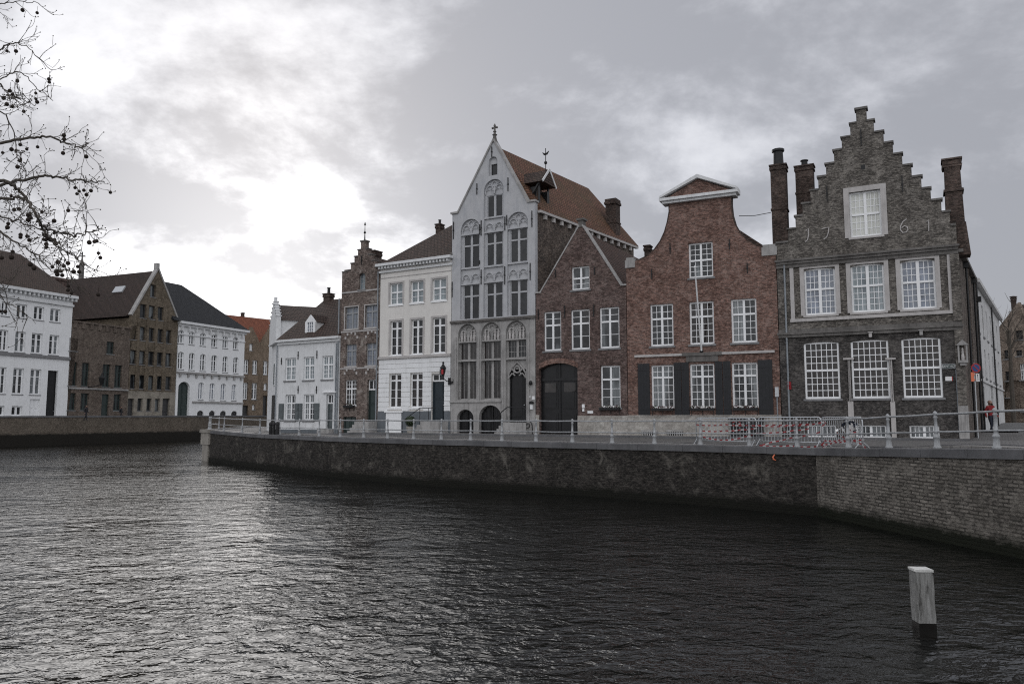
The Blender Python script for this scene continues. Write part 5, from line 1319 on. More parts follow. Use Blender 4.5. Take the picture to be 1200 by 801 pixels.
u,z=fJ.uv(119,446,-1.2); ln=empty('wall_lantern',(0,0,0),0,'black lantern on a bracket at the brown brick house of the far bank','lamp'); stand(ln,J)
MB().tube([(u-1.2,-.05,z-.9),(u-1.2,-.8,z-.9),(u,-1.2,z-.6)],.07,6).build('bracket',M['iron'],ln); MB().lathe((u,-1.2,z-.6),[(.15,0),(.42,.9),(.48,1.0),(.1,1.5),(.03,1.8)],6).build('lantern_frame',M['iron'],ln)
# ---- I
fI=ff(148.5,204); I=Bld('tan_gable_house','tan brick pointed gable with rows of dark windows on the far bank',fI,GF); W=I.W
zk=fI.uv(150,369)[1]*.5+fI.uv(203,375)[1]*.5; ap=fI.uv(181.6,314)
ap=(W*.5,ap[1])
kw=dict(cols=1,rt=1,rb=1,tr=None,f='frame_dark',p='g_half',mull=None,fw=.14,inset=.35)
def o(l): return [(140+a/4.45,140*0+140+b/4.45) for a,b in l]
I.win(fI.rect(176.2,182.6,333.5,348),**kw)
for r in fI.row([(164,171.5),(174.4,181.6),(185,191.7)],178,358,374): I.win(r,**kw)
c5=[(152.4,159.8),(163.2,170.3),(173.8,180.8),(184,191),(194,200.7)]
for yt,yb in ((384,400),(411.8,428),(440,456)):
    for r in fI.row(c5,177,yt,yb): I.win(r,**kw)
for r in fI.row([(160.8,166.8),(171.5,177.3),(181.2,187)],174,466.8,481.5): I.win(r,**kw)
for x0,x1 in ((149.4,156.6),(190,198.3)):
    r=fI.rect(x0,x1,466.8,486); I.door((r[0],r[1],.1,r[3]),'frame_dark',inset=.35,rows=3)
zst=fI.uv(177,458.5)[1]
hs=I.holes; lo=[h for h in hs if h[0][1]<zst-2]; hi=[h for h in hs if h not in lo]
MB().plate([(.02,zst),(W-.02,zst),(W-.02,zk),(ap[0],ap[1]),(.02,zk)],hi,0,.6).build('wall',M['brickI'],I.root)
MB().plate([(.02,-.5),(W-.02,-.5),(W-.02,zst-.001),(.02,zst-.001)],lo,-.05,.6).build('wall',M['stoneI'],I.root)
mb=MB(); mb.bar((-.1,.25,zk),(ap[0],.25,ap[1]+.1),.25,.8,up=Vector((0,1,0))); mb.bar((W+.1,.25,zk),(ap[0],.25,ap[1]+.1),.25,.8,up=Vector((0,1,0))); mb.box(ap[0]-.3,ap[0]+.3,.0,.6,ap[1]-.1,ap[1]+.9); mb.build('gable_coping',M['stone'],I.root)
mb=MB()
for a,b in ((0,.02),): pass
for px in (161.5,172.1,182.4,192.5):
    u=fI.uv(px,400)[0]; mb.box(u-.22,u+.22,-.12,-.001,zst,fI.uv(px,372)[1])
mb.build('pilaster',M['brickI'],I.root)
I.roof_perp(ap[0],ap[1]-.3,zk-.2,zk-.2,30,M['tileI'],x0=-.5,x1=W,y0=.61)
I.body(M['brickI'],zk-.4,29,x0=.1,y0=.61)
for px,py,w_ in ((157,335,2.2),(96,340,1.6)):
    # rooflights lie in the roof slope facing the brown brick house
    u=1.2; 
pr=I; 
def slope_pt(y,t): # t from eaves(0) to ridge(1) on the left slope
    return Vector((-.5+(ap[0]+.5)*t, y, zk-.2+(ap[1]-.3-zk+.2)*t))
for (y,t,l,w_,mm) in ((5,.55,1.6,2.2,'galv'),(20,.62,1.5,1.8,'galv'),(16.5,.2,1.3,2.0,'zinc')):
    a=slope_pt(y,t); b=slope_pt(y,t+l/12); n=(b-a).cross(Vector((0,1,0))).normalized(); n= n if n.x<0 else -n
    mb=MB(); vs=[a,a+Vector((0,w_,0)),b+Vector((0,w_,0)),b]; mb.add([v+n*.0 for v in vs]+[v+n*.22 for v in vs],[(0,1,2,3),(4,5,6,7),(0,1,5,4),(1,2,6,5),(2,3,7,6),(3,0,4,7)])
    mb.build('skylight',M[mm],I.root)
a=slope_pt(17.5,.02); mb=MB().box(a.x-1.0,a.x+1.6,16.5,20.5,a.z-1,a.z+6.6).box(a.x-1.2,a.x+1.8,16.3,20.7,a.z+6.601,a.z+7.0); mb.build('chimney',M['brickC'],I.root)
# ---- H
fH=ff(204.5,283.8); Hh=Bld('white_corniced_house','white corniced house with a dark slate roof and green arched doorway, far bank',fH,GF); W=Hh.W
zt=fH.uv(244,383)[1]
kw=dict(cols=1,rt=1,rb=2,tr=.35,f='frame',p='g_half',mull=.25,fw=.15,inset=.25,arch='seg',rise=.25)
cH=[(208.5,215.3),(221.5,228),(234.5,241),(247.8,254.3),(261,267.2),(273.5,279.4)]
for i,r in enumerate(fH.row(cH,244,391,406)):
    w_=Hh.win(r,**kw)
    if i in (3,4): MB().box(r[0]+.6,r[1]-.6,.28,.30,r[2]+.8,r[3]-.8).build('poster',M['red' if i==3 else 'wht'],w_)
for i,r in enumerate(fH.row(cH,244,415.2,435)):
    w_=Hh.win(r,**kw)
    if i==3: MB().box(r[0]+.6,r[1]-.6,.28,.30,r[2]+.6,r[3]-1.6).build('poster',M['wht'],w_)
kw['p']='g_greyblue'
for r in fH.row([(232.4,238.4),(245.6,251.7),(258.7,264.7),(271.5,277)],255,449,468.7): Hh.win(r,**kw)
dr=fH.rect(208.5,222,447,485); Hh.door((dr[0],dr[1],.1,dr[3]),'frame_green',inset=.5,rows=3,leaves=2,arch='seg',rise=.8,label='tall dark green arched doorway')
for r in fH.row([(231,238.5),(245,252),(258,265),(271,278)],255,481,487): Hh.win(r,cols=1,rt=1,rb=1,tr=None,f='frame_dark',p='g_dark',mull=None,fw=.12,inset=.2,arch='seg',rise=.4,sill=None)
Hh.wall([(.02,-.5),(W-.02,-.5),(W-.02,zt),(.02,zt)],M['white'],th=.6)
mb=MB().box(-.2,W+.4,-.8,-.001,zt-.1,zt+.3).box(0,W,-.35,-.002,zt-.5,zt-.101).box(0,W,-.15,-.001,zt-1.9,zt-1.7)
x=.4
while x<W: mb.box(x,x+.22,-.5,-.003,zt-1.2,zt-.501); x+=1.55
mb.build('cornice',M['white_old'],Hh.root)
zz=fH.uv(244,438.5)[1]; mb=MB().box(0,W,-.35,-.001,zz-.12,zz+.18); x=.5
while x<W-.3: mb.box(x,x+.3,-.28,-.002,zz-.7,zz-.121); x+=1.75
mb.build('string_course',M['stone'],Hh.root)
zz=fH.uv(244,471.5)[1]; u0=fH.uv(225,471)[0]; MB().box(u0,W,-.2,-.001,zz-.1,zz+.2).build('sill_band',M['stone'],Hh.root)
zz=fH.uv(250,479)[1]; MB().box(dr[1]+.3,W,-.06,-.001,-.5,zz).build('plinth',M['sill'],Hh.root) if False else None
Hh.body(M['white_old'],zt,14,y0=.61)
uA,zA=fH.uv(208.5,333,7)
Hh.roof_par(7,zA,zt+.301,14,M['slate'],x0=-1.5,x1=W+.4,y0=-.7,hl=.1,hr=max(2,W-uA-.4))
# ---- L
pa=at(282,HOR,152); pb=at(322,HOR,158); fL=Fac((pa.x,pa.y),(pb.x,pb.y),.86); Lh=Bld('orange_roof_house','ochre brick house with twin stepped dormer gables under a bright orange tiled roof',fL,GF); W=Lh.W
ze=fL.uv(300,403)[1]
kw=dict(cols=1,rt=1,rb=2,tr=.35,f='frame',p='g_half',mull=.3,fw=.18,inset=.3)
for r in fL.row([(285.3,291.5),(295.8,301.8),(308.5,314)],300,422,438.5): Lh.win(r,**kw)
for r in fL.row([(284.3,290.5),(295,301.5)],300,448.5,468): Lh.win(r,**kw)
r=fL.rect(309,313,449,457); Lh.win(r,**kw)
r=fL.rect(295.3,299,474,480); Lh.win(r,**kw)
for x0,x1,yt in ((283.5,290.5,475),(308,313,463.5)):
    r=fL.rect(x0,x1,yt,484); Lh.door((r[0],r[1],.1,r[3]),'frame_dark',inset=.4,rows=2)
r=fL.rect(292.2,296.4,402.5,410.8); Lh.win(r,**kw)
def gab(pc,top,x0,x1):
    u0=fL.uv(x0,400)[0]; u1=fL.uv(x1,400)[0]; uc=(u0+u1)/2; zt_=fL.uv(pc,top)[1]; n=7; l=[];r_=[]
    for i in range(n): 
        f0=i/n; f1=(i+1)/n; z=ze+(zt_-ze)*f1; hw=(u1-u0)/2*(1-f0)
        l+= [(uc-hw,ze+(zt_-ze)*f0),(uc-hw,z)]; r_+=[(uc+hw,ze+(zt_-ze)*f0),(uc+hw,z)]
    return l,r_
l1,r1=gab(294.6,383,284.3,305); l2,r2=gab(318,383,305.3,330)
pts=[(.02,-.5),(W+3,-.5),(W+3,ze-.0)]+r2[1:]+l2[1:][::-1]+[(l2[0][0],ze-.01)]+[(r1[0][0],ze-.01)]+r1[1:]+l1[1:][::-1]+[(l1[0][0]-.01,ze),(.02,ze)]
Lh.wall(pts,M['brickL'],th=.6)
Lh.roof_par(7,fL.uv(300,372.5,7)[1],ze-1.0,14,M['tileL'],x0=-3.5,x1=W+3,y0=.61)
Lh.body(M['brickL'],ze-1.0,14,y0=.62)
Lh.chim(285-.6,286.6,366,373,7,th=.8,below=1)
# church spire far behind
p=at(95.5,318,260); zb_=p.z; ztop=at(95.5,296,260).z; hgt=ztop-zb_
spr=empty('church_spire',(p.x,p.y,0),0,'slim stone church turret with a cross, showing above the far roofs behind the branches','spire')
MB().lathe((0,0,0),[(2.4,-.5),(2.4,zb_-6),(.9,zb_-5.5),(.8,zb_+hgt*.3),(1.0,zb_+hgt*.33),(.6,zb_+hgt*.45),(.25,zb_+hgt*.7),(.15,zb_+hgt*.9)],8).build('turret',M['stone_dark'],spr)
MB().box(-.14,.14,-.14,.14,zb_+hgt*.78,ztop+.3).box(-.7,.7,-.13,.13,ztop-1.2,ztop-.9).build('cross',M['iron'],spr)

# ================================================================== alley
M['white_alley']=mat('grubby_alley_render',(.58,.58,.58),.85,.15,1.2,streak=.6,bmp=.3,dirt=(.2,.2,.19))
fM=Fac((26.95,44.25),(39.6,62),.42); Mh=Bld('white_alley_house','white rendered house receding along the alley behind the no-parking sign',fM,'houses in the alley'); W=Mh.W
# the facade faces right across the alley: its openings are laid out along u
zt=8.75
for k in range(6):
    u=1.2+k*3.3
    for z0,z1 in ((5.9,7.9),(3.3,5.1)): Mh.win((u,u+.95,z0,z1),1,1,2,.35,p='g_half',mull=.08,fw=.07)
Mh.door((8.2,10.2,.2,3.0),'frame_grey',inset=.3,leaves=2,rows=2)
Mh.win((2,3.1,1,2.7),1,1,2,.35,p='g_half',mull=.08,fw=.07); Mh.win((14,15.1,1.3,3),1,1,2,.35,p='g_half',mull=.08,fw=.07)
Mh.wall([(.05,-.5),(W,-.5),(W,zt),(.05,zt)],M['white_alley'])
MB().box(.05,W+.2,-.28,-.001,zt-.05,zt+.18).box(.05,W,-.09,-.001,2.95,3.07).build('cornice',M['white_alley'],Mh.root)
Mh.body(M['white_old'],zt,9)
Mh.roof_par(4,zt+2.0,zt+.251,9,M['tileA'],x0=.05,hl=.5,hr=.5)
MB().box(12.5,13.6,1.5,2.6,zt,zt+4.0).box(12.4,13.7,1.4,2.7,zt+4.001,zt+4.3).build('chimney',M['brickCh'],Mh.root)
MB().tube([(.2,-.09,-.3),(.2,-.09,zt-.1)],.06,8).box(.05,.4,-.3,-.02,zt-1.2,zt-.9).build('drainpipe',M['iron'],Mh.root)
MB().tube([(12.2,-.09,-.3),(12.2,-.09,zt-.1)],.05,8).build('drainpipe',M['iron'],Mh.root)
p0=at(1175.5,HOR,74); p1=at(1212,HOR,71); fN=Fac((p0.x,p0.y),(p1.x,p1.y),1.0); N=Bld('brick_gable_house','brown speckled brick gable house closing the alley at the right edge',fN,'houses in the alley'); W=N.W
ze=fN.uv(1177,384)[1]; ap=fN.uv(1193,354)
kw=dict(cols=1,rt=1,rb=2,tr=.4,f='frame_dark',p='g_dark',mull=.08,fw=.06)
for x0,x1,yt,yb in ((1190,1198.5,387,398),(1176.5,1181.5,410,420.5),(1190.5,1197.5,410,417),(1178,1183,435,446),(1178.5,1184,459,465.5)): 
    N.win(fN.rect(x0,x1,yt,yb),**kw)
kw['f']='frame'; kw['p']='g_half'
for x0,x1,yt,yb in ((1195,1201,426,445),(1196,1202,457,482),(1204,1209,426,445)): N.win(fN.rect(x0,x1,yt,yb),**kw)
N.wall([(.02,-.5),(W,-.5),(W,ze),(ap[0],ap[1]),(.02,ze)],M['brickN'])
N.roof_perp(ap[0],ap[1]-.2,ze-.2,ze-.2,10,M['tileAy'],x0=0,x1=W); N.body(M['brickN'],ze-.3,10)
N.chim(1184.5,1187.5,347,357,3,th=.4,below=2)
# grey houses linking them at the alley's bend
fO=Fac((39.65,62.1),(43.6,74),.7); O=Bld('grey_alley_house','narrow grey rendered house deep in the alley, beyond the white one',fO,'houses in the alley'); W=O.W
for k in range(3):
    for z0,z1 in ((6,7.7),(3.2,5)): O.win((1.5+k*3.6,2.6+k*3.6,z0,z1),1,1,2,.35,p='g_half',mull=.08,fw=.07)
O.wall([(.02,-.5),(W,-.5),(W,8.9),(.02,8.9)],M['cream']); O.body(M['cream'],8.9,8); O.roof_par(4,11,8.901,8,M['tileA'])
# ================================================================== railing
rp_px=[(235.5,.2),(241,.2),(249.5,.2),(263.2,0),(284.3,0),(305.3,0),(328.3,0),(351.2,0),(374.7,0),(399.3,0),(426.7,0),(454.7,0),(485,0),(517.3,0),(551.7,0),(588.3,0),(628,0),(670.4,0),(717,0),(766.3,0),(820,0),(877.3,0),(933,0),(992.7,0),(1040,0),(1096.2,0),(1165.5,0),(1247,0),(1340,0)]
line=cope_off(.28)
def hit(px):
    x=(px-600)/904.0
    for i in range(len(line)-1):
        a=line[i]; b=line[i+1]
        # a+t(b-a): X = x*Y
        dx=b[0]-a[0]; dy=b[1]-a[1]; den=dx-x*dy
        if abs(den)<1e-9: continue
        t=(x*a[1]-a[0])/den
        if -.001<=t<=1.001: return (a[0]+dx*t,a[1]+dy*t,a[2]+(b[2]-a[2])*t+.10)
    return None
posts=[hit(p) for p,_ in rp_px if p>=241]
posts=[p for p in posts if p]
back=[(TIPB[0]+.35,TIPB[1]-.1,.26),(TIP[0]-.05,TIP[1]+1.2,.26)]
k0=(TIP[0]+.35,TIP[1]+.35,.26)
posts=[(TIPB[0]+.2,TIPB[1]+2.6,.24)]+back+[k0]+[p for p in posts if p[0]>k0[0]+.7]
rl=empty('quay_railing',(posts[0][0],posts[0][1],0),0,'long worn grey iron railing of slim turned posts and two rails along the quay edge','railing')
prof=[(.115,-.02),(.115,.05),(.09,.07),(.075,.28),(.095,.31),(.10,.335),(.08,.37),(.058,.40),(.052,.44),(.075,.47),(.075,.50),(.048,.53),(.042,.88),(.06,.90),(.06,.93),(.035,.95),(.055,.985),(.065,1.03),(.05,1.07),(.01,1.10)]
pm=MB().lathe((0,0,0),prof,10).build('post',M['rail'],rl,smooth=True); me_p=pm.data
bpy.data.objects.remove(pm)
for i,p in enumerate(posts):
    o_=bpy.data.objects.new('post',me_p); COL.objects.link(o_); o_.parent=rl; o_.location=(p[0]-posts[0][0],p[1]-posts[0][1],p[2]); o_.rotation_euler=(R(rnd.uniform(-1.2,1.2)),R(rnd.uniform(-1.2,1.2)),0)
for hz,rad in ((1.0,.032),(.485,.026)):
    mb=MB(); pts=[]
    for i in range(len(posts)-1):
        a=Vector(posts[i])-Vector((posts[0][0],posts[0][1],0)); b=Vector(posts[i+1])-Vector((posts[0][0],posts[0][1],0))
        for t in (0,.5): 
            c=a.lerp(b,t); pts.append((c.x,c.y,c.z+hz-(.012 if t else 0)))
    pts.append((b.x,b.y,b.z+hz)); mb.tube(pts,rad,8); mb.build('rail',M['rail'],rl,smooth=True)

# ================================================================== crowd barriers and tape
def barrier(p0,p1,label,h=1.12):
    a=Vector(p0); b=Vector(p1); a.z=zs(a.x,a.y)+.10; b.z=zs(b.x,b.y)+.10; Lb=(b-a).length
    root=empty('crowd_barrier',a,math.atan2(b.y-a.y,b.x-a.x),label,'barrier','crowd barriers on the quay'); r=.024
    mb=MB(); c=.14; z0=.18
    mb.tube([(0,0,.02),(0,0,h-c),(.03,0,h-c*.35),(c*.6,0,h-.01),(c,0,h),(Lb-c,0,h),(Lb-c*.6,0,h-.01),(Lb-.03,0,h-c*.35),(Lb,0,h-c),(Lb,0,.02)],r,8); mb.tube([(0,0,z0),(Lb,0,z0)],r*.9,6)
    mb.build('frame',M['galv'],root,smooth=True)
    mb=MB(); n=19
    for i in range(1,n): x=Lb*i/n; mb.tube([(x,0,z0),(x,0,h)],.0115,5,cap=False)
    mb.build('bars',M['galv'],root)
    for x in (.06,Lb-.06):
        MB().tube([(x,-.32,.015),(x,-.05,.26),(x,.05,.26),(x,.32,.015)],.016,6).build('foot',M['galv'],root)
    return root
def offp(px,o):
    global line
    l0=line; line=cope_off(o); p=hit(px); line=l0; return (p[0],p[1],0)
B1=(offp(815.5,.48),offp(886,.5)); B2=(offp(888.5,.5),offp(962,.48)); B3=(offp(962.5,.9),offp(1010,.62))
barrier(*B1,'leftmost of three grey crowd barriers on the quay, before the black cabinet')
barrier(*B2,'middle crowd barrier wound with red and white tape, before the drainpipe between the houses')
barrier(*B3,'rightmost crowd barrier with splayed feet beside the basement windows of the dark house')
def tape(pts,label,w=.05,seg=.14):
    P=[Vector(p) for p in pts]; fine=[P[0]]
    for a,b in zip(P,P[1:]):
        n=max(1,round((b-a).length/seg))
        for i in range(1,n+1):
            c=a.lerp(b,i/n); s=math.sin(PI*i/n)*.03*(b-a).length; c.z-=s; fine.append(c)
    mb=MB(); 
    for i,(a,b) in enumerate(zip(fine,fine[1:])):
        tw=lambda k: Vector((0,math.sin(k*.7)*.35,1)).normalized()*w/2
        u0=tw(i); u1=tw(i+1); t=Vector((0,.004,0))
        mb.add([a-u0,b-u1,b+u1,a+u0,a-u0+t,b-u1+t,b+u1+t,a+u0+t],[(0,1,2,3),(7,6,5,4),(0,4,5,1),(3,2,6,7)],mi=i%2)
    o=mb.build('barrier_tape',[M['tape_red'],M['tape_white']]); tag(o,label,'tape','red and white tape on the barriers'); return o
def tp(px,py,extra=0.0):
    # a point near the line of the barriers, a little in front of them
    p=offp(px,.40-extra); return at(px,py,p[1])
T=[([(816,497.3),(850,497),(877,498),(905,497.5),(940,496.5),(963,495.5)],'topmost run of red and white tape along the left two barriers'),
 ([(823,504.5),(850,504.3),(868,503.3),(887,501.2)],'second run of tape down on the left barrier'),
 ([(824,511.5),(840,514.8),(860,514.5),(872,511.5),(886,507.3)],'sagging low run of tape on the left barrier'),
 ([(886,507.8),(905,506.5),(930,504),(948,502)],'run of tape crossing the middle barrier at half height'),
 ([(888,498),(930,498.3),(948,497.2),(966,493.8)],'uppermost tape run on the middle barrier, knotted at its right end'),
 ([(893,521),(905,517.5),(925,513),(948,509),(961,506)],'tape run rising to the right across the foot of the middle barrier'),
 ([(890,521.5),(925,521.8),(958,522.8)],'straight tape run low before the middle barrier, just above the coping'),
 ([(962,521),(978,518),(992,516.5)],'short tape run rising from the knot towards the fourth post from the right'),
 ([(966,516),(985,515.3),(1003,515.5),(1013,514.5)],'level tape run at the foot of the right barrier'),
 ([(981,507),(990,513),(1003,517),(1010,520),(1015,525)],'tape run hanging down the right barrier to its splayed foot'),
 ([(994,501),(1000,506.5),(1007,505)],'short loop of tape high on the right barrier'),
 ([(947,526.5),(960,526.2),(969,525)],'loose end of tape lying on the coping left of the knot'),
 ([(963,499),(966.5,497),(965,493),(968,496)],'small knot of tape at the joint of the middle and right barriers'),
 ([(962,521),(966,518),(964,524),(969,522),(963,525.5),(968,525.5),(965,518)],'crumpled bundle of tape at the foot of the right barrier'),
 ([(858,495),(864,492.5),(868,495.5),(862,498),(872,496)],'crumpled tape at the top of the left barrier near a post')]
for pts,lab in T: tape([tp(*p) for p in pts],lab)
# plastic sheeting caught on the post
c=at(991,496.5,offp(991,.30)[1]); mb=MB()
r2=random.Random(3)
for i in range(26):
    a=c+Vector((r2.uniform(-.25,.45),r2.uniform(-.08,.08),r2.uniform(-.3,.1))); d=Vector((r2.uniform(-.2,.2),r2.uniform(-.05,.05),r2.uniform(-.15,.05))); e=Vector((r2.uniform(-.06,.06),r2.uniform(-.05,.05),r2.uniform(.02,.10)))
    mb.add([a,a+d,a+d+e,a+e],[(0,1,2,3)],mi=0 if r2.random()<.45 else 1)
tag(mb.build('plastic_sheet',[M['wht'],M['jeans']]),'crumpled white and dark plastic caught on the railing post by the right barrier','rubbish')
c=at(907,536,28.5+ (955-907)/155*4.1-.2)
tag(MB().tube([c+Vector((.02,-.02,.12)),c+Vector((-.05,-.03,.02)),c+Vector((-.02,-.03,-.06)),c+Vector((.06,-.03,-.10))],[.02,.032,.032,.015],7).build('mooring_strap',M['orange']),'bright orange strap end hanging on the quay wall just under the coping','strap')

# ================================================================== no-parking sign in the alley
pd=37.6; p=at(1143.5,431,pd); gz=zs(p.x,p.y)
ns=empty('no_parking_sign',(p.x,p.y,gz),-R(0),'round blue and red no-parking sign with a white arrow plate, by the alley','sign')
cz=p.z-gz
MB().tube([(-.05,.06,-.1),(-.05,.06,cz+.25)],.03,8).build('pole',M['galv'],ns)
def disc(mb,r,y0,y1,n=28): mb.add([(r*math.cos(2*PI*k/n),y0,cz+r*math.sin(2*PI*k/n)) for k in range(n)]+[(r*math.cos(2*PI*k/n),y1,cz+r*math.sin(2*PI*k/n)) for k in range(n)],[tuple(range(n)),tuple(range(n,2*n))[::-1]]+[(k,n+k,n+(k+1)%n,(k+1)%n) for k in range(n)])
mb=MB(); disc(mb,.235,-.01,.01); mb.build('red_ring',M['red'],ns); mb=MB(); disc(mb,.175,-.016,-.0105); mb.build('blue_disc',M['blue'],ns)
MB().bar((-.12,-.021,cz+.12),(.12,-.021,cz-.12),.045,.008,up=Vector((0,1,0))).build('red_bar',M['red'],ns)
MB().box(-.02,.15,-.01,.01,cz-.66,cz-.27).build('arrow_plate',M['wht'],ns)
mb=MB().box(.055,.075,-.016,-.0105,cz-.60,cz-.36); mb.add([(.03,-.016,cz-.37),(.10,-.016,cz-.37),(.065,-.016,cz-.30),(.03,-.0105,cz-.37),(.10,-.0105,cz-.37),(.065,-.0105,cz-.30)],[(0,1,2),(5,4,3),(0,3,4,1),(1,4,5,2),(2,5,3,0)]); mb.build('arrow',M['iron'],ns)
MB().box(-.26,-.12,-.0,.02,cz-.66,cz-.2).box(-.12,-.06,0,.02,cz-.34,cz-.28).box(-.12,-.06,0,.02,cz-.6,cz-.54).build('orange_plate',M['orange'],ns)

# cable from the bell gable roof to the chimney
a=at(866,253,43.0); b=at(903.5,249,42.3)
tag(MB().tube([a,a.lerp(b,.5)-Vector((0,0,.08)),b],.02,5).build('cable',M['iron']),'thin dark cable from the bell gable to the tall chimney','cable')

# ================================================================== mooring post in the water
mp=at_z(1084,746,WZ); r=empty('mooring_post',(mp.x,mp.y,WZ),R(-4),'square weathered pale wooden mooring post standing in the dark water','post')
lean=Vector((-.015,.0,1))
def pbox(z0,z1,hw,m,name,hd=None,par=r):
    hd=hd or hw; a=lean*z0; b=lean*z1; mb=MB(); vs=[]
    n=8
    for k in range(n+1):
        t=k/n; c=a.lerp(b,t); jj=[rnd.uniform(-.006,.006) for _ in range(4)] if 0<k<n else [0]*4
        vs+=[(c.x-hw+jj[0],c.y-hd,c.z),(c.x+hw+jj[1],c.y-hd,c.z),(c.x+hw+jj[2],c.y+hd,c.z),(c.x-hw+jj[3],c.y+hd,c.z)]
    fs=[(3,2,1,0),(4*n,4*n+1,4*n+2,4*n+3)]
    for k in range(n):
        for j in range(4): j2=(j+1)%4; fs.append((4*k+j,4*k+j2,4*k+4+j2,4*k+4+j))
    mb.add(vs,fs); return mb.build(name,M[m],par)
M['wetwood']=mat('wet_black_wood',(.012,.011,.010),.25,.3,5)
M['oldwood']=mat('weathered_pale_wood',(.30,.30,.285),.85,.3,4,streak=.9,bmp=.7,dirt=(.045,.04,.035))
m_,nt,bs=nmat('grained_grey_wood'); v=coords(nt,'Object',14,14,1.2)
cc=mixc(nt,ramp(nt,noise(nt,v,1.4,8,.7,.4),[(.3,0),(.7,1)]),(.13,.128,.12),(.36,.36,.35)); cc=mixc(nt,ramp(nt,noise(nt,coords(nt,'Object',6,6,.9),2.2,6,.7),[(.56,0),(.66,.8)]),cc,(.03,.028,.025))
L(nt,cc,bs.inputs['Base Color']); bs.inputs['Roughness'].default_value=.85; bump(nt,noise(nt,v,3,6,.7),bs,.8,.02); M['oldwood']=m_
M['cap_paint']=mat('flaking_white_paint',(.6,.6,.58),.7,.2,9,streak=.6,dirt=(.12,.12,.11))
pbox(.25,1.06,.135,'oldwood','timber'); pbox(-1.2,.249,.137,'wetwood','wet_foot'); pbox(1.061,1.10,.143,'cap_paint','cap')

# ================================================================== people
def figure(name,label,loc,rz,h,coat,legs,hair,walk=.25,arms='down'):
    s=h/1.75
    J=dict(pel=(0,0,.93),wai=(0,.0,1.08),che=(0,0,1.30),nek=(0,-.01,1.48),hea=(0,-.03,1.60),top=(0,-.02,1.70),
      lh=(-.10,0,.90),lk=(-.11,-walk*.5,.49),la=(-.11,-walk*.55,.08),lf=(-.12,-walk*.55-.17,.03),
      rh=(.10,0,.90),rk=(.11,walk*.15,.48),ra=(.11,walk*.8,.12),rf=(.12,walk*.8-.14,.03),
      ls=(-.19,0,1.40),le=(-.29,.06,1.13),lw=(-.33,-.06,.90),lg=(-.33,-.11,.82),
      rs=(.19,0,1.40),re=(.30,.02,1.13),rw=(.33,-.10,.92),rg=(.33,-.15,.84))
    E_=[('pel','wai'),('wai','che'),('che','nek'),('nek','hea'),('hea','top'),('pel','lh'),('lh','lk'),('lk','la'),('la','lf'),('pel','rh'),('rh','rk'),('rk','ra'),('ra','rf'),
        ('che','ls'),('ls','le'),('le','lw'),('lw','lg'),('che','rs'),('rs','re'),('re','rw'),('rw','rg')]
    RD=dict(pel=.155,wai=.15,che=.17,nek=.062,hea=.095,top=.075,lh=.105,lk=.065,la=.045,lf=.04,rh=.105,rk=.065,ra=.045,rf=.04,ls=.085,le=.06,lw=.042,lg=.035,rs=.085,re=.06,rw=.042,rg=.035)
    ks=list(J); me=bpy.data.meshes.new('person'); me.from_pydata([tuple(c*s for c in J[k]) for k in ks],[(ks.index(a),ks.index(b)) for a,b in E_],[])
    o=bpy.data.objects.new(name,me); COL.objects.link(o)
    md=o.modifiers.new('s','SKIN'); sk=me.skin_vertices[0].data
    for i,k in enumerate(ks): sk[i].radius=(RD[k]*s,RD[k]*s*(.78 if k in('che','wai','pel') else 1)); sk[i].use_root=(k=='pel')
    sb=o.modifiers.new('b','SUBSURF'); sb.levels=sb.render_levels=2
    dg=bpy.context.evaluated_depsgraph_get(); dg.update(); ev=o.evaluated_get(dg); nm=bpy.data.meshes.new_from_object(ev); o.modifiers.clear(); o.data=nm
    nm.materials.clear()
    for m_ in (coat,legs,'skin','iron'): nm.materials.append(M[m_])
    for p in nm.polygons:
        z=p.center.z/s; x=abs(p.center.x/s); p.use_smooth=True
        p.material_index = 3 if z<.08 else (1 if z<.93 and x<.27 else (2 if (z>1.46 or (z<.89 and x>.27)) else 0))
    o.location=loc; o.rotation_euler=(0,0,rz); tag(o,label,'person')
    hb=MB().ball((0,.015*s,1.665*s),.112*s,10,7,sq=(1,1,.85)).build('hair',M[hair],o,smooth=True)
    fc=MB().ball((-.035*s,-.122*s,1.63*s),.012*s,6,4).ball((.035*s,-.122*s,1.63*s),.012*s,6,4); fc.build('eyes',M['iron'],o)
    MB().ball((0,-.135*s,1.60*s),.018*s,6,4,sq=(.8,1,1.3)).build('nose',M['skin'],o)
    return o
p=at(1162.3,507,44.0); figure('person','person in a red jacket and dark trousers walking in the alley, bald-headed',(p.x,p.y,p.z),R(10),1.84,'coat_red','jeans','skin')
for i,(px,lab) in enumerate(((100.5,'person in a dark coat on the far bank, nearer the white townhouse'),(141.5,'person in a dark coat on the far bank, nearer the tan gabled house'))):
    Yf=fJ.a.y-2+i*9; q_=at(px,486,Yf-3.5); figure('person',lab,(q_.x,q_.y,.86),R(90),2.1,'coat_dark','coat_dark','hair',.35)

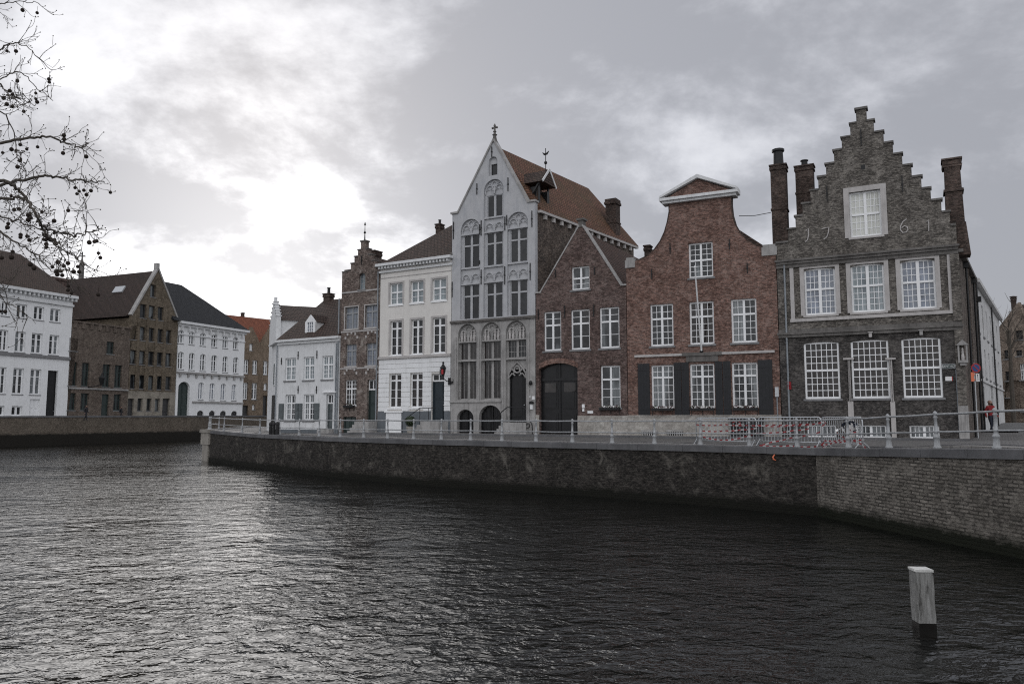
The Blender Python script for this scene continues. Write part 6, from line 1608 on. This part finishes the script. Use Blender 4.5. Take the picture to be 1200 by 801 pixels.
# ================================================================== plane tree of the near bank
TR=Vector((-10.6,9.0,-.05)); r3=random.Random(11)
tree=empty('plane_tree',TR,0,'bare plane tree whose dark twigs with round seed balls reach in at the upper left','tree')
mb=MB(); mb.tube([Vector((0,0,-.3)),Vector((.02,0,.6)),Vector((.05,.05,2.6)),Vector((.2,.1,5)),Vector((.1,.3,8)),Vector((0,.2,11))],[.42,.34,.30,.24,.15,.05],12); mb.build('trunk',M['bark'],tree,smooth=True)
def tpt(px,py,Y): return at(px,py,Y)-TR
def curve(pts,n=7):
    P=[Vector(p) for p in pts]; out=[]
    P=[P[0]*2-P[1]]+P+[P[-1]*2-P[-2]]
    for i in range(1,len(P)-2):
        for k in range(n):
            t=k/n; a,b,c,d=P[i-1],P[i],P[i+1],P[i+2]
            out.append(.5*((2*b)+(c-a)*t+(2*a-5*b+4*c-d)*t*t+(3*b-a-3*c+d)*t**3))
    out.append(P[-2]); return out
limbs=[ # off-frame root point (x,y,z local), picture points, depth, start radius, end radius
 ((.2,.1,4.2),[(-60,178),(0,168),(35,161),(62,162),(75,167),(92,172),(104,168)],8.6,.035,.006),
 ((.2,.1,3.8),[(-70,225),(0,216),(40,208),(62,206),(88,211),(108,212),(122,213)],8.8,.04,.006),
 ((.15,.1,3.6),[(-70,205),(0,211),(20,222),(36,240),(48,262),(68,272),(92,274),(108,272),(120,267)],8.3,.038,.005),
 ((.15,.1,3.5),[(-60,228),(0,232),(25,232),(40,248),(60,282),(85,300),(100,308)],8.0,.034,.004),
 ((.1,.1,3.2),[(-60,260),(-10,266),(20,285),(45,300),(60,318)],7.6,.03,.004),
 ((.2,.15,5.2),[(-60,95),(-5,112),(22,116),(40,124)],9.0,.025,.004),
 ((.2,.15,5.6),[(-60,60),(-10,88),(0,100),(20,118)],9.0,.03,.006),
 ((.2,.15,6.0),[(-50,100),(-10,98),(20,85),(45,104),(62,118)],9.2,.018,.004),
 ((.2,.2,6.6),[(-60,40),(-10,62),(10,52),(30,55),(60,82)],9.3,.025,.004),
 ((.2,.2,7.4),[(-60,30),(-10,10),(15,2),(45,4)],9.3,.02,.004),
 ((.15,.1,2.9),[(-80,330),(-20,338),(0,345),(20,360),(32,372)],8.2,.014,.003),
 ((.2,.15,5.0),[(-60,120),(-5,128),(15,150),(20,180),(30,200)],8.7,.02,.004),
 ((.15,.1,3.4),[(-60,250),(0,255),(30,262),(60,280),(75,310),(85,330)],8.0,.02,.003),
]
crown=MB(); tips=[]; balls=[]
def twig(p,d,l,rad,depth):
    n=6; pts=[p.copy()]; q_=p.copy(); dd=d.normalized()
    for i in range(n):
        dd=(dd+Vector((r3.gauss(0,.16),r3.gauss(0,.12),r3.gauss(0,.16)+.03))).normalized(); q_=q_+dd*l/n; pts.append(q_.copy())
        if depth>0 and r3.random()<.45:
            s=Vector((r3.gauss(0,.7),r3.gauss(0,.45),r3.gauss(0,.7)+.25)); twig(q_,(dd+s*.75),l*r3.uniform(.35,.65),rad*.55,depth-1)
    crown.tube(pts,[max(.0022,rad*(1-.8*i/n)) for i in range(n+1)],5,cap=False)
    if depth==0: 
        crown.ball(q_,.008,5,3)
        tips.append(q_)
for root_,pp,Y,r0,r1 in limbs:
    P=[Vector(root_)]+[tpt(a,b,Y+r3.uniform(-.25,.25)+(.0)) for a,b in pp]
    P=[p for p in P]
    P.insert(1,(P[0]+P[1])*.5+Vector((0,0,.3)))
    C_=curve(P,7); m_=len(C_); 
    for i in range(1,m_-1): C_[i]=C_[i]+Vector((r3.gauss(0,.010),r3.gauss(0,.01),r3.gauss(0,.012)))
    rads=[r0*1.9*(1-i/m_)**1.1+r1 for i in range(m_)]
    rads=[(r0*2.2 if i<8 else r0)*(1-i/m_)*.9+r1 for i in range(m_)]
    rads=[r1+(r0*.75-r1)*(1-i/(m_-1))**1.3 for i in range(m_)]
    crown.tube(C_,rads,7)
    for i in range(9,m_):
        d=(C_[min(i+1,m_-1)]-C_[i-1]).normalized()
        for _ in range(1):
            if r3.random()<.62:
                s=Vector((r3.gauss(0,.6),r3.gauss(0,.5),r3.gauss(0,.75))); twig(C_[i],d*.6+s*.8,r3.uniform(.12,.36),.0048,1 if r3.random()<.8 else 2)
        if r3.random()<.5: balls.append(C_[i])
cr=crown.build('branches',M['bark'],tree)
def vis(p):
    w=p+TR; 
    if w.y<1: return False
    x=w.x/w.y*904+600; return -25<x<150
cand=[b for b in balls if vis(b)]; r3.shuffle(cand); t2=[t for t in tips if vis(t)]; r3.shuffle(t2); cand=cand[:62]+t2[:33]; r3.shuffle(cand)
bm=MB().ball((0,0,0),.0225,9,7).tube([(0,0,.02),(.003,0,.10)],.0022,4).build('seed_ball',M['seed'],tree,smooth=True); bme=bm.data; bpy.data.objects.remove(bm)
n=0
for c in cand:
    w=c+TR; y_=489-(w.z-EYE)/w.y*904
    if y_<60 and r3.random()<.7: continue
    k=2 if r3.random()<.35 else 1
    for j in range(k):
        if n>=95: break
        o_=bpy.data.objects.new('seed_ball',bme); COL.objects.link(o_); o_.parent=tree; o_.location=c+Vector((r3.uniform(-.03,.03),r3.uniform(-.03,.03),-.10-j*.045-r3.random()*.03)); sc_=r3.uniform(.8,1.15); o_.scale=(sc_,)*3; n+=1
# small bare tree rising behind the alley
p=at(1181,380,66); bt=empty('bare_tree',(p.x,p.y,.8),0,'small bare tree rising behind the alley houses at the far right','tree'); crown=MB(); tips=[]
MB().tube([(0,0,-.2),(0,0,4),(.1,0,8)],[.2,.16,.10],8).build('trunk',M['bark'],bt)
for i in range(14): twig(Vector((.0,0,5+i*.25)),Vector((r3.gauss(0,.6),r3.gauss(0,.4),1)),r3.uniform(1.6,3.2),.045,2)
crown.build('crown',M['bark'],bt)

# ================================================================== light
SAZ=R(-19); SEL=R(24)
sd=Vector((math.sin(SAZ)*math.cos(SEL),math.cos(SAZ)*math.cos(SEL),math.sin(SEL)))
sl=bpy.data.lights.new('sun','SUN'); sl.energy=.5; sl.angle=R(40); sl.color=(1,.965,.92)
so=bpy.data.objects.new('sun',sl); COL.objects.link(so); so.rotation_euler=(-sd).to_track_quat('-Z','Y').to_euler()
wd=bpy.data.worlds.new('World'); sc.world=wd; wd.use_nodes=True; nt=wd.node_tree; bg=nt.nodes['Background']
sky=nt.nodes.new('ShaderNodeTexSky'); sky.sky_type='NISHITA'; sky.sun_disc=False; sky.sun_elevation=SEL; sky.sun_rotation=SAZ
tc=nt.nodes.new('ShaderNodeTexCoord'); nrm=nt.nodes.new('ShaderNodeVectorMath'); nrm.operation='NORMALIZE'; L(nt,tc.outputs['Generated'],nrm.inputs[0])
sep=nt.nodes.new('ShaderNodeSeparateXYZ'); L(nt,nrm.outputs[0],sep.inputs[0])
def mth(op,a,b=None,c=None,cl=False):
    n_=nt.nodes.new('ShaderNodeMath'); n_.operation=op; n_.use_clamp=cl
    for i,q_ in enumerate((a,b,c)):
        if q_ is None: continue
        if isinstance(q_,(int,float)): n_.inputs[i].default_value=q_
        else: L(nt,q_,n_.inputs[i])
    return n_.outputs[0]
zz=mth('ADD',mth('MAXIMUM',sep.outputs[2],0),.34)
cb=nt.nodes.new('ShaderNodeCombineXYZ'); L(nt,mth('DIVIDE',sep.outputs[0],zz),cb.inputs[0]); L(nt,mth('DIVIDE',sep.outputs[1],zz),cb.inputs[1])
def nz(scale,det,ro,dist,off):
    mp=nt.nodes.new('ShaderNodeMapping'); L(nt,cb.outputs[0],mp.inputs[0]); mp.inputs['Location'].default_value=off; return noise(nt,mp.outputs[0],scale,det,ro,dist)
n1=nz(2.3,12,.60,.15,CLOUD1); n2=nz(.8,5,.5,.1,CLOUD2)
def lobe(az,el,pw):
    az,el=R(az),R(el); v=(math.sin(az)*math.cos(el),math.cos(az)*math.cos(el),math.sin(el))
    d=nt.nodes.new('ShaderNodeVectorMath'); d.operation='DOT_PRODUCT'; L(nt,nrm.outputs[0],d.inputs[0]); d.inputs[1].default_value=v
    return mth('POWER',mth('MAXIMUM',d.outputs['Value'],0),pw)
# thickness of the cloud: thin near the sun, thick streets elsewhere
front_=mth('ADD',mth('MULTIPLY',lobe(-18,9,60),SUNL),mth('MULTIPLY',lobe(-20,10,7),WIDE))
rear_=mth('MULTIPLY',lobe(180,35,1.3),REAR)  # broad glow added to the unseen sky behind the camera to brighten house fronts
m_=mth('SUBTRACT',mth('MULTIPLY_ADD',n2,.45,mth('MULTIPLY',n1,.75)),mth('MULTIPLY',lobe(-17,10,40),.085))
mr=nt.nodes.new('ShaderNodeMapRange'); mr.interpolation_type='SMOOTHSTEP'; L(nt,m_,mr.inputs[0]); mr.inputs[1].default_value=CL0; mr.inputs[2].default_value=CL1
k=mr.outputs[0]
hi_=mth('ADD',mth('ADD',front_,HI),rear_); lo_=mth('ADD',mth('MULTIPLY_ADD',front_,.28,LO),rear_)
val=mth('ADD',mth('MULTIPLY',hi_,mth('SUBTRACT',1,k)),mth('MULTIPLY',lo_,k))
cr_=nt.nodes.new('ShaderNodeCombineXYZ')
mx=nt.nodes.new('ShaderNodeMix'); mx.data_type='RGBA'
t_=mth('MULTIPLY',val,1.1,None,True); L(nt,t_,mx.inputs[0]); mx.inputs[6].default_value=(.92,.945,1.06,1); mx.inputs[7].default_value=(.985,.99,1.02,1)
vm=nt.nodes.new('ShaderNodeVectorMath'); vm.operation='SCALE'; L(nt,mx.outputs[2],vm.inputs[0]); L(nt,val,vm.inputs['Scale'])
sk=nt.nodes.new('ShaderNodeVectorMath'); sk.operation='SCALE'; L(nt,sky.outputs[0],sk.inputs[0]); sk.inputs['Scale'].default_value=.06*.10
ad=nt.nodes.new('ShaderNodeVectorMath'); ad.operation='ADD'; L(nt,vm.outputs[0],ad.inputs[0]); L(nt,sk.outputs[0],ad.inputs[1])
dv_=nt.nodes.new('ShaderNodeVectorMath'); dv_.operation='SCALE'; L(nt,ad.outputs[0],dv_.inputs[0]); dv_.inputs['Scale'].default_value=10
L(nt,dv_.outputs[0],bg.inputs['Color']); bg.inputs['Strength'].default_value=.1
sc.view_settings.view_transform='Standard'; sc.view_settings.look='None'; sc.view_settings.exposure=EXPO; sc.view_settings.gamma=1; sc.view_settings.use_curve_mapping=False
sc.cycles.pixel_filter_type='BLACKMAN_HARRIS'; sc.cycles.filter_width=1.15; sc.cycles.max_bounces=6; sc.cycles.diffuse_bounces=3; sc.cycles.glossy_bounces=3; sc.cycles.use_denoising=DENO; sc.cycles.sample_clamp_indirect=4
